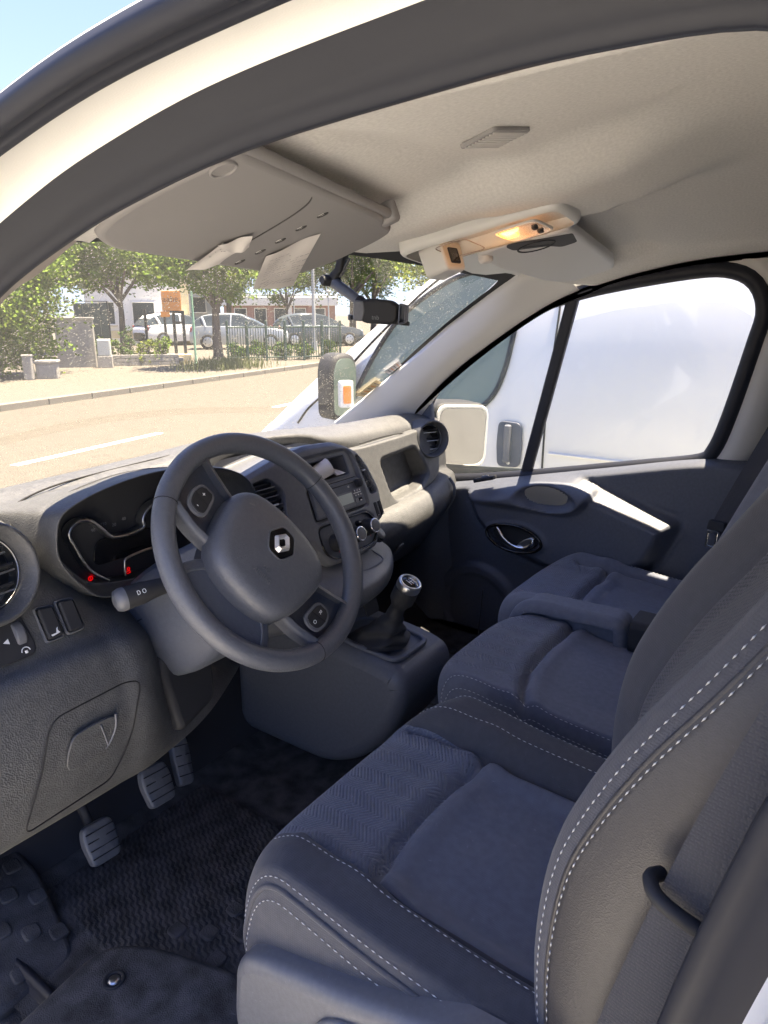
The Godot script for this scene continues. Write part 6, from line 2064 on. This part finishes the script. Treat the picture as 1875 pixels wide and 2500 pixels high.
func far_side() -> void:
	# hedge, concrete posts, walls at the left
	bush("garden_hedge", "tall sunlit green hedge at the left across the road", V(7.35, .08, -16.4), V(2.2, 1.65, 1.2), 9000, 0, 41, .14, 90)
	bush("garden_hedge", "dark hedge continuing past the left edge of the view", V(3.2, .08, -15.6), V(2.4, 1.7, 1.3), 3000, 1, 42, .16, 60)
	var cp := thing("concrete_post", "short pale concrete post in front of the hedge", "post", V(7.57, .08, -15.30), FACE)
	part(cp, "shaft", rbox(.20, .55, .20, .03), M.concrete, Transform3D(Basis(), V(0, .26, 0)))
	part(cp, "cap", rbox(.22, .05, .22, .02), M.concrete, Transform3D(Basis(), V(0, .545, 0)))
	var cb := thing("meter_box", "squat pale concrete box beside the short post", "box", V(8.03, .08, -15.30), FACE)
	part(cb, "body", rbox(.46, .36, .34, .02), M.concrete, Transform3D(Basis(), V(0, .17, 0)))
	part(cb, "lid", rbox(.52, .07, .40, .02), M.concrete, Transform3D(Basis(), V(0, .385, 0)))
	part(cb, "door", rbox(.34, .26, .02, .01), M.concrete, Transform3D(Basis(), V(0, .17, .175)))
	var gw := thing("garden_wall", "plain grey wall between the hedge and the dark hoarding", "wall", V(10.45, .08, -17.9), FACE)
	part(gw, "wall", rbox(1.0, 1.32, .22, .02), M.concrete, Transform3D(Basis(), V(0, .65, 0)))
	part(gw, "coping", rbox(1.06, .06, .30, .015), M.concrete, Transform3D(Basis(), V(0, 1.335, 0)))
	var hd := thing("hoarding", "dark green hoarding panel behind the utility cabinet", "panel", V(11.25, .08, -18.2), FACE)
	for k in 4: part(hd, "panel", rbox(.215, 1.75, .05, .01), M.panel_dark, Transform3D(Basis(), V(-.34 + k * .22, .87, 0)))
	part(hd, "frame", tube(pv([[-.46, 0, .0], [-.46, 1.8, .0], [.44, 1.8, .0], [.44, 0, 0]]), .03, 6), M.post_black)
	var uc := thing("utility_cabinet", "pale grey utility cabinet on a plinth in front of the hoarding", "cabinet", V(10.80, .08, -17.12), FACE)
	part(uc, "cabinet", rbox(.34, .46, .24, .015), M.cabinet_grey, Transform3D(Basis(), V(0, .55, 0)))
	part(uc, "door", rbox(.30, .40, .02, .008), M.cabinet_grey, Transform3D(Basis(), V(0, .55, .125)))
	part(uc, "plinth", rbox(.38, .32, .28, .01), M.concrete, Transform3D(Basis(), V(0, .16, 0)))
	# low planted wall in courses
	var lw := thing("planter_wall", "low stone planter wall under the first tree", "wall", V(11.95, .08, -17.05), FACE + .05)
	for i in 3:
		for k in 8:
			part(lw, "stone", rbox(.262, .10, .22, .012), M.concrete, Transform3D(Basis(), V(-.98 + k * .27 + (.13 if i % 2 else 0.0), .05 + i * .106, 0)))
	for k in 4:
		bush("planter_shrub", ["straggling shrub at the left end of the low planter", "thin leafy shrub left of the middle of the low planter", "leafy shrub right of the middle of the low planter", "bushy shrub at the right end of the low planter"][k], V(11.35, .1, -17.75) + V(.757, 0, .653) * (k * .5), V(.36, .42 + .08 * (k % 2), .3), 260, [0, 3, 2, 0][k], 60 + k, .10, 10)
	# white building behind
	var wb := block_house("white_house", "low sunlit white building behind the first tree", V(20.3, .08, -28.3), FACE, 4.6, 5.0, 3.0, M.render_white)
	opening(wb, .25, 1.45, .95, .95)
	opening(wb, 1.6, 1.45, .7, .95)
	opening(wb, -1.4, 1.45, .7, .95)
	part(wb, "base_band", rbox(4.64, .35, .06, .01), M.render_yellow, Transform3D(Basis(), V(0, .5, .01)))
	part(wb, "roof", rbox(4.9, .16, 5.3, .03), M.roof_sheet, Transform3D(Basis(), V(0, 3.08, -2.5)))
	part(wb, "yellow_pier", rbox(.35, 3.0, .3, .02), M.render_yellow, Transform3D(Basis(), V(2.15, 1.5, .05)))
	var gh := block_house("grey_house", "grey gabled house behind the silver car", V(30.0, .08, -35.6), FACE, 2.6, 5.0, 2.7, M.cabinet_grey)
	opening(gh, .2, 1.95, .9, .9)
	opening(gh, -.8, 1.95, .5, .9)
	part(gh, "gable", plate(p2([[-1.35, 0], [1.35, 0], [.0, .85]]), .1, .01), M.cabinet_grey, Transform3D(Basis(), V(0, 2.7, -.08)))
	for s in [-1.0, 1.0]:
		part(gh, "roof_slope", rbox(1.75, .07, 5.2, .02), M.roof_sheet, Transform3D(Basis(Vector3(0, 0, 1), -s * .56), V(s * .70, 3.13, -2.5)))
	var bb := block_house("brick_hall", "long low hall with a white fascia over dark red brick", V(39.0, .08, -36.7), FACE - .10, 8.2, 8.0, 2.0, M.brick_red)
	part(bb, "fascia", rbox(8.6, .62, .3, .03), M.render_white, Transform3D(Basis(), V(0, 2.28, .12)))
	part(bb, "roof", rbox(8.6, .2, 8.4, .03), M.roof_sheet, Transform3D(Basis(), V(0, 2.66, -4.0)))
	for k in 5: opening(bb, -2.9 + k * 1.45, 1.2, .8, 1.1)
	# each course of the hall front that can be told apart is a pier
	for k in 4: part(bb, "pier", rbox(.32, 2.0, .16, .02), M.render_white if k == 2 else M.brick_red, Transform3D(Basis(), V(-2.2 + k * 1.45, 1.0, .06)))
	# sign on two posts with its footing, and the green pole
	var sg := thing("orange_sign", "small square orange sign on a black frame with dark script", "sign", V(13.02, .08, -16.60), FACE)
	part(sg, "board", rbox(.55, .56, .05, .01), M.sign_orange, Transform3D(Basis(), V(-.16, 1.82, .03)))
	part(sg, "letters", words("aahe.", .20, .004, "Droid Serif"), M.sign_ink, Transform3D(Basis(Vector3(0, 0, 1), .03), V(-.16, 1.86, .058)))
	part(sg, "small_board", rbox(.26, .16, .05, .01), M.sign_orange, Transform3D(Basis(), V(-.36, 1.44, .03)))
	for x in [-.13, .14]: part(sg, "post", rbox(.09, 1.45, .07, .01), M.post_black, Transform3D(Basis(), V(x, .82, 0)))
	for y in [1.50, 1.20]: part(sg, "cross_bar", rbox(.2, .07, .05, .01), M.post_black, Transform3D(Basis(), V(0, y, 0)))
	part(sg, "footing", rbox(.62, .30, .40, .02), M.render_yellow, Transform3D(Basis(), V(0, .14, 0)))
	post("green_pole", "slim pale green pole beside the orange sign", "pole", V(13.36, .08, -16.35), 2.1, .035, M.pole_green)
	post("fence_post", "black fence post left of the orange sign", "post", V(14.43, .08, -20.02), 1.6, .05, M.post_black, "black posts by the white building")
	post("fence_post", "black fence post directly behind the orange sign's left edge", "post", V(16.17, .08, -21.2), 1.6, .05, M.post_black, "black posts by the white building")
	# fence of single bars
	var fa := V(14.45, .08, -16.1)
	var fb := V(17.3, .08, -13.9)
	var fn := thing("bar_fence", "dark green bar fence in front of the parked cars", "fence", fa, 0.0)
	var dirv := (fb - fa)
	var ang := atan2(-dirv.z, dirv.x)
	var bar := rbox(.022, 1.05, .022, .004)
	for k in 46:
		part(fn, "bar", bar, M.fence_green, Transform3D(Basis(Vector3(0, 1, 0), ang), dirv * (k / 45.0) + V(0, .56, 0)))
	for k in 7:
		part(fn, "post", rbox(.07, 1.25, .07, .01), M.fence_green, Transform3D(Basis(Vector3(0, 1, 0), ang), dirv * (k / 6.0) + V(0, .62, 0)))
	for y in [.12, 1.04]: part(fn, "rail", rbox(dirv.length(), .045, .035, .008), M.fence_green, Transform3D(Basis(Vector3(0, 1, 0), ang), dirv * .5 + V(0, y, 0)))
	for k in 5:
		bush("fence_shrub", ["dusty shrub behind the left end of the bar fence", "low shrub behind the bar fence, second from its left end", "low shrub behind the middle of the bar fence", "low shrub behind the bar fence, second from its right end", "dusty shrub behind the right end of the bar fence"][k], fa + dirv * (.08 + .21 * k) + V(.35, 0, -.45), V(.40, .32, .35), 340, [3, 1, 3, 1, 3][k], 80 + k, .10, 12)
	# cars and lamp posts
	car("silver hatchback parked behind the second tree", V(20.6, .08, -21.9), FACE - .12, M.car_silver)
	car("dark grey car parked behind the bar fence", V(24.6, .08, -21.0), FACE + .1, M.car_grey)
	car("white car in the distance between the sign and the second tree", V(21.6, .08, -27.0), FACE + .5, M.car_white)
	lamp_post("thin pale lamp post in front of the brick hall", V(31.5, .08, -28.6), 3.3, .05)
	lamp_post("tall thick grey lamp post right of the second tree", V(20.9, .08, -18.05), 4.6, .08)
	lamp_post("short pale lamp post nearest the parked van's bonnet", V(23.6, .08, -19.5), 2.3, .04)
	# trees
	tree("slender tree with a lit crown behind the low planter", V(13.82, .08, -20.46), 1.9, .13, 3.3, V(2.2, 1.25, 1.7), 4600, 0, 101)
	tree("tree nearest the road, its trunk rising from weeds", V(12.61, .08, -14.53), 1.7, .15, 2.75, V(1.55, 1.0, 1.3), 4600, 0, 102, .14)
	tree("yellow green tree above the hedge", V(13.6, .08, -24.6), 1.9, .13, 3.7, V(2.3, 1.7, 1.8), 3800, 2, 103)
	tree("thin young tree in front of the brick hall", V(25.3, .08, -23.5), 1.7, .09, 3.0, V(1.5, 1.3, 1.2), 1500, 0, 104)
	tree("broad tree behind the brick hall's left end", V(29.5, .08, -32.0), 2.2, .2, 4.7, V(3.6, 2.2, 3.0), 4800, 0, 105, .2)
	tree("tall tree over the parked van's windscreen", V(29.0, .08, -22.3), 2.2, .2, 4.4, V(3.4, 2.6, 2.8), 5200, 0, 106, .2)
	tree("tree behind the white building", V(22.5, .08, -31.5), 2.4, .2, 5.4, V(3.6, 2.2, 3.0), 4600, 2, 107, .2)
	tree("tree at the far right of the road, above the parked van", V(25.5, .08, -14.2), 2.0, .18, 3.9, V(2.8, 2.2, 2.4), 4200, 2, 108, .18)
	tree("dark tree far along the road", V(36.0, .08, -26.0), 2.2, .2, 4.6, V(3.6, 2.8, 3.2), 3600, 1, 109, .22)
	tree("tall tree at the far left whose top shows beside the doorway", V(7.5, .08, -24.5), 3.0, .25, 7.0, V(3.2, 3.4, 3.0), 3600, 2, 110, .22)
	tree("broad tree filling the gap over the silver car", V(24.5, .08, -27.5), 2.2, .18, 4.3, V(3.2, 2.0, 2.6), 4600, 0, 111, .18)
	tree("dense tree at the left behind the grey wall", V(10.2, .08, -21.5), 1.9, .16, 3.5, V(2.4, 1.7, 1.9), 4400, 0, 112, .16)
	# weeds round the near tree
	var wd := MultiMeshInstance3D.new()
	wd.name = "verge_weeds"
	var mm := MultiMesh.new()
	mm.transform_format = MultiMesh.TRANSFORM_3D
	mm.mesh = tube(pv([[0, 0, 0], [.02, .12, .0], [.06, .22, .02]]), PackedFloat32Array([.008, .006, .001]), 4)
	mm.instance_count = 1500
	var r := RandomNumberGenerator.new()
	r.seed = 77
	for k in 1500:
		var a := r.randf() * TAU
		var q := absf(r.randfn()) * .5
		var p := V(12.55 + cos(a) * q * 1.5, .08, -14.35 + sin(a) * q)
		mm.set_instance_transform(k, Transform3D(Basis(Vector3(0, 1, 0), r.randf() * TAU).scaled(Vector3.ONE * r.randf_range(.5, 1.5)), p))
	wd.multimesh = mm
	wd.material_override = M.grass
	add_child(wd)
	tag(wd, "dry weeds round the trunk of the tree nearest the road", "weeds", "", "stuff")

func lamp_post(label: String, at: Vector3, h: float, r: float) -> void:
	var t := thing("lamp_post", label, "lamp post", at, 0.0, "lamp posts across the road")
	part(t, "shaft", lathe([[.0, h], [r * .6, h], [r, .4], [r * 1.3, .38], [r * 1.4, .0]], 12), M.pole_grey)
	part(t, "head", lathe([[.0, .14], [r * 2.4, .10], [r * 2.6, .02], [.0, .0]], 14), M.pole_grey, Transform3D(Basis(), V(0, h, 0)))
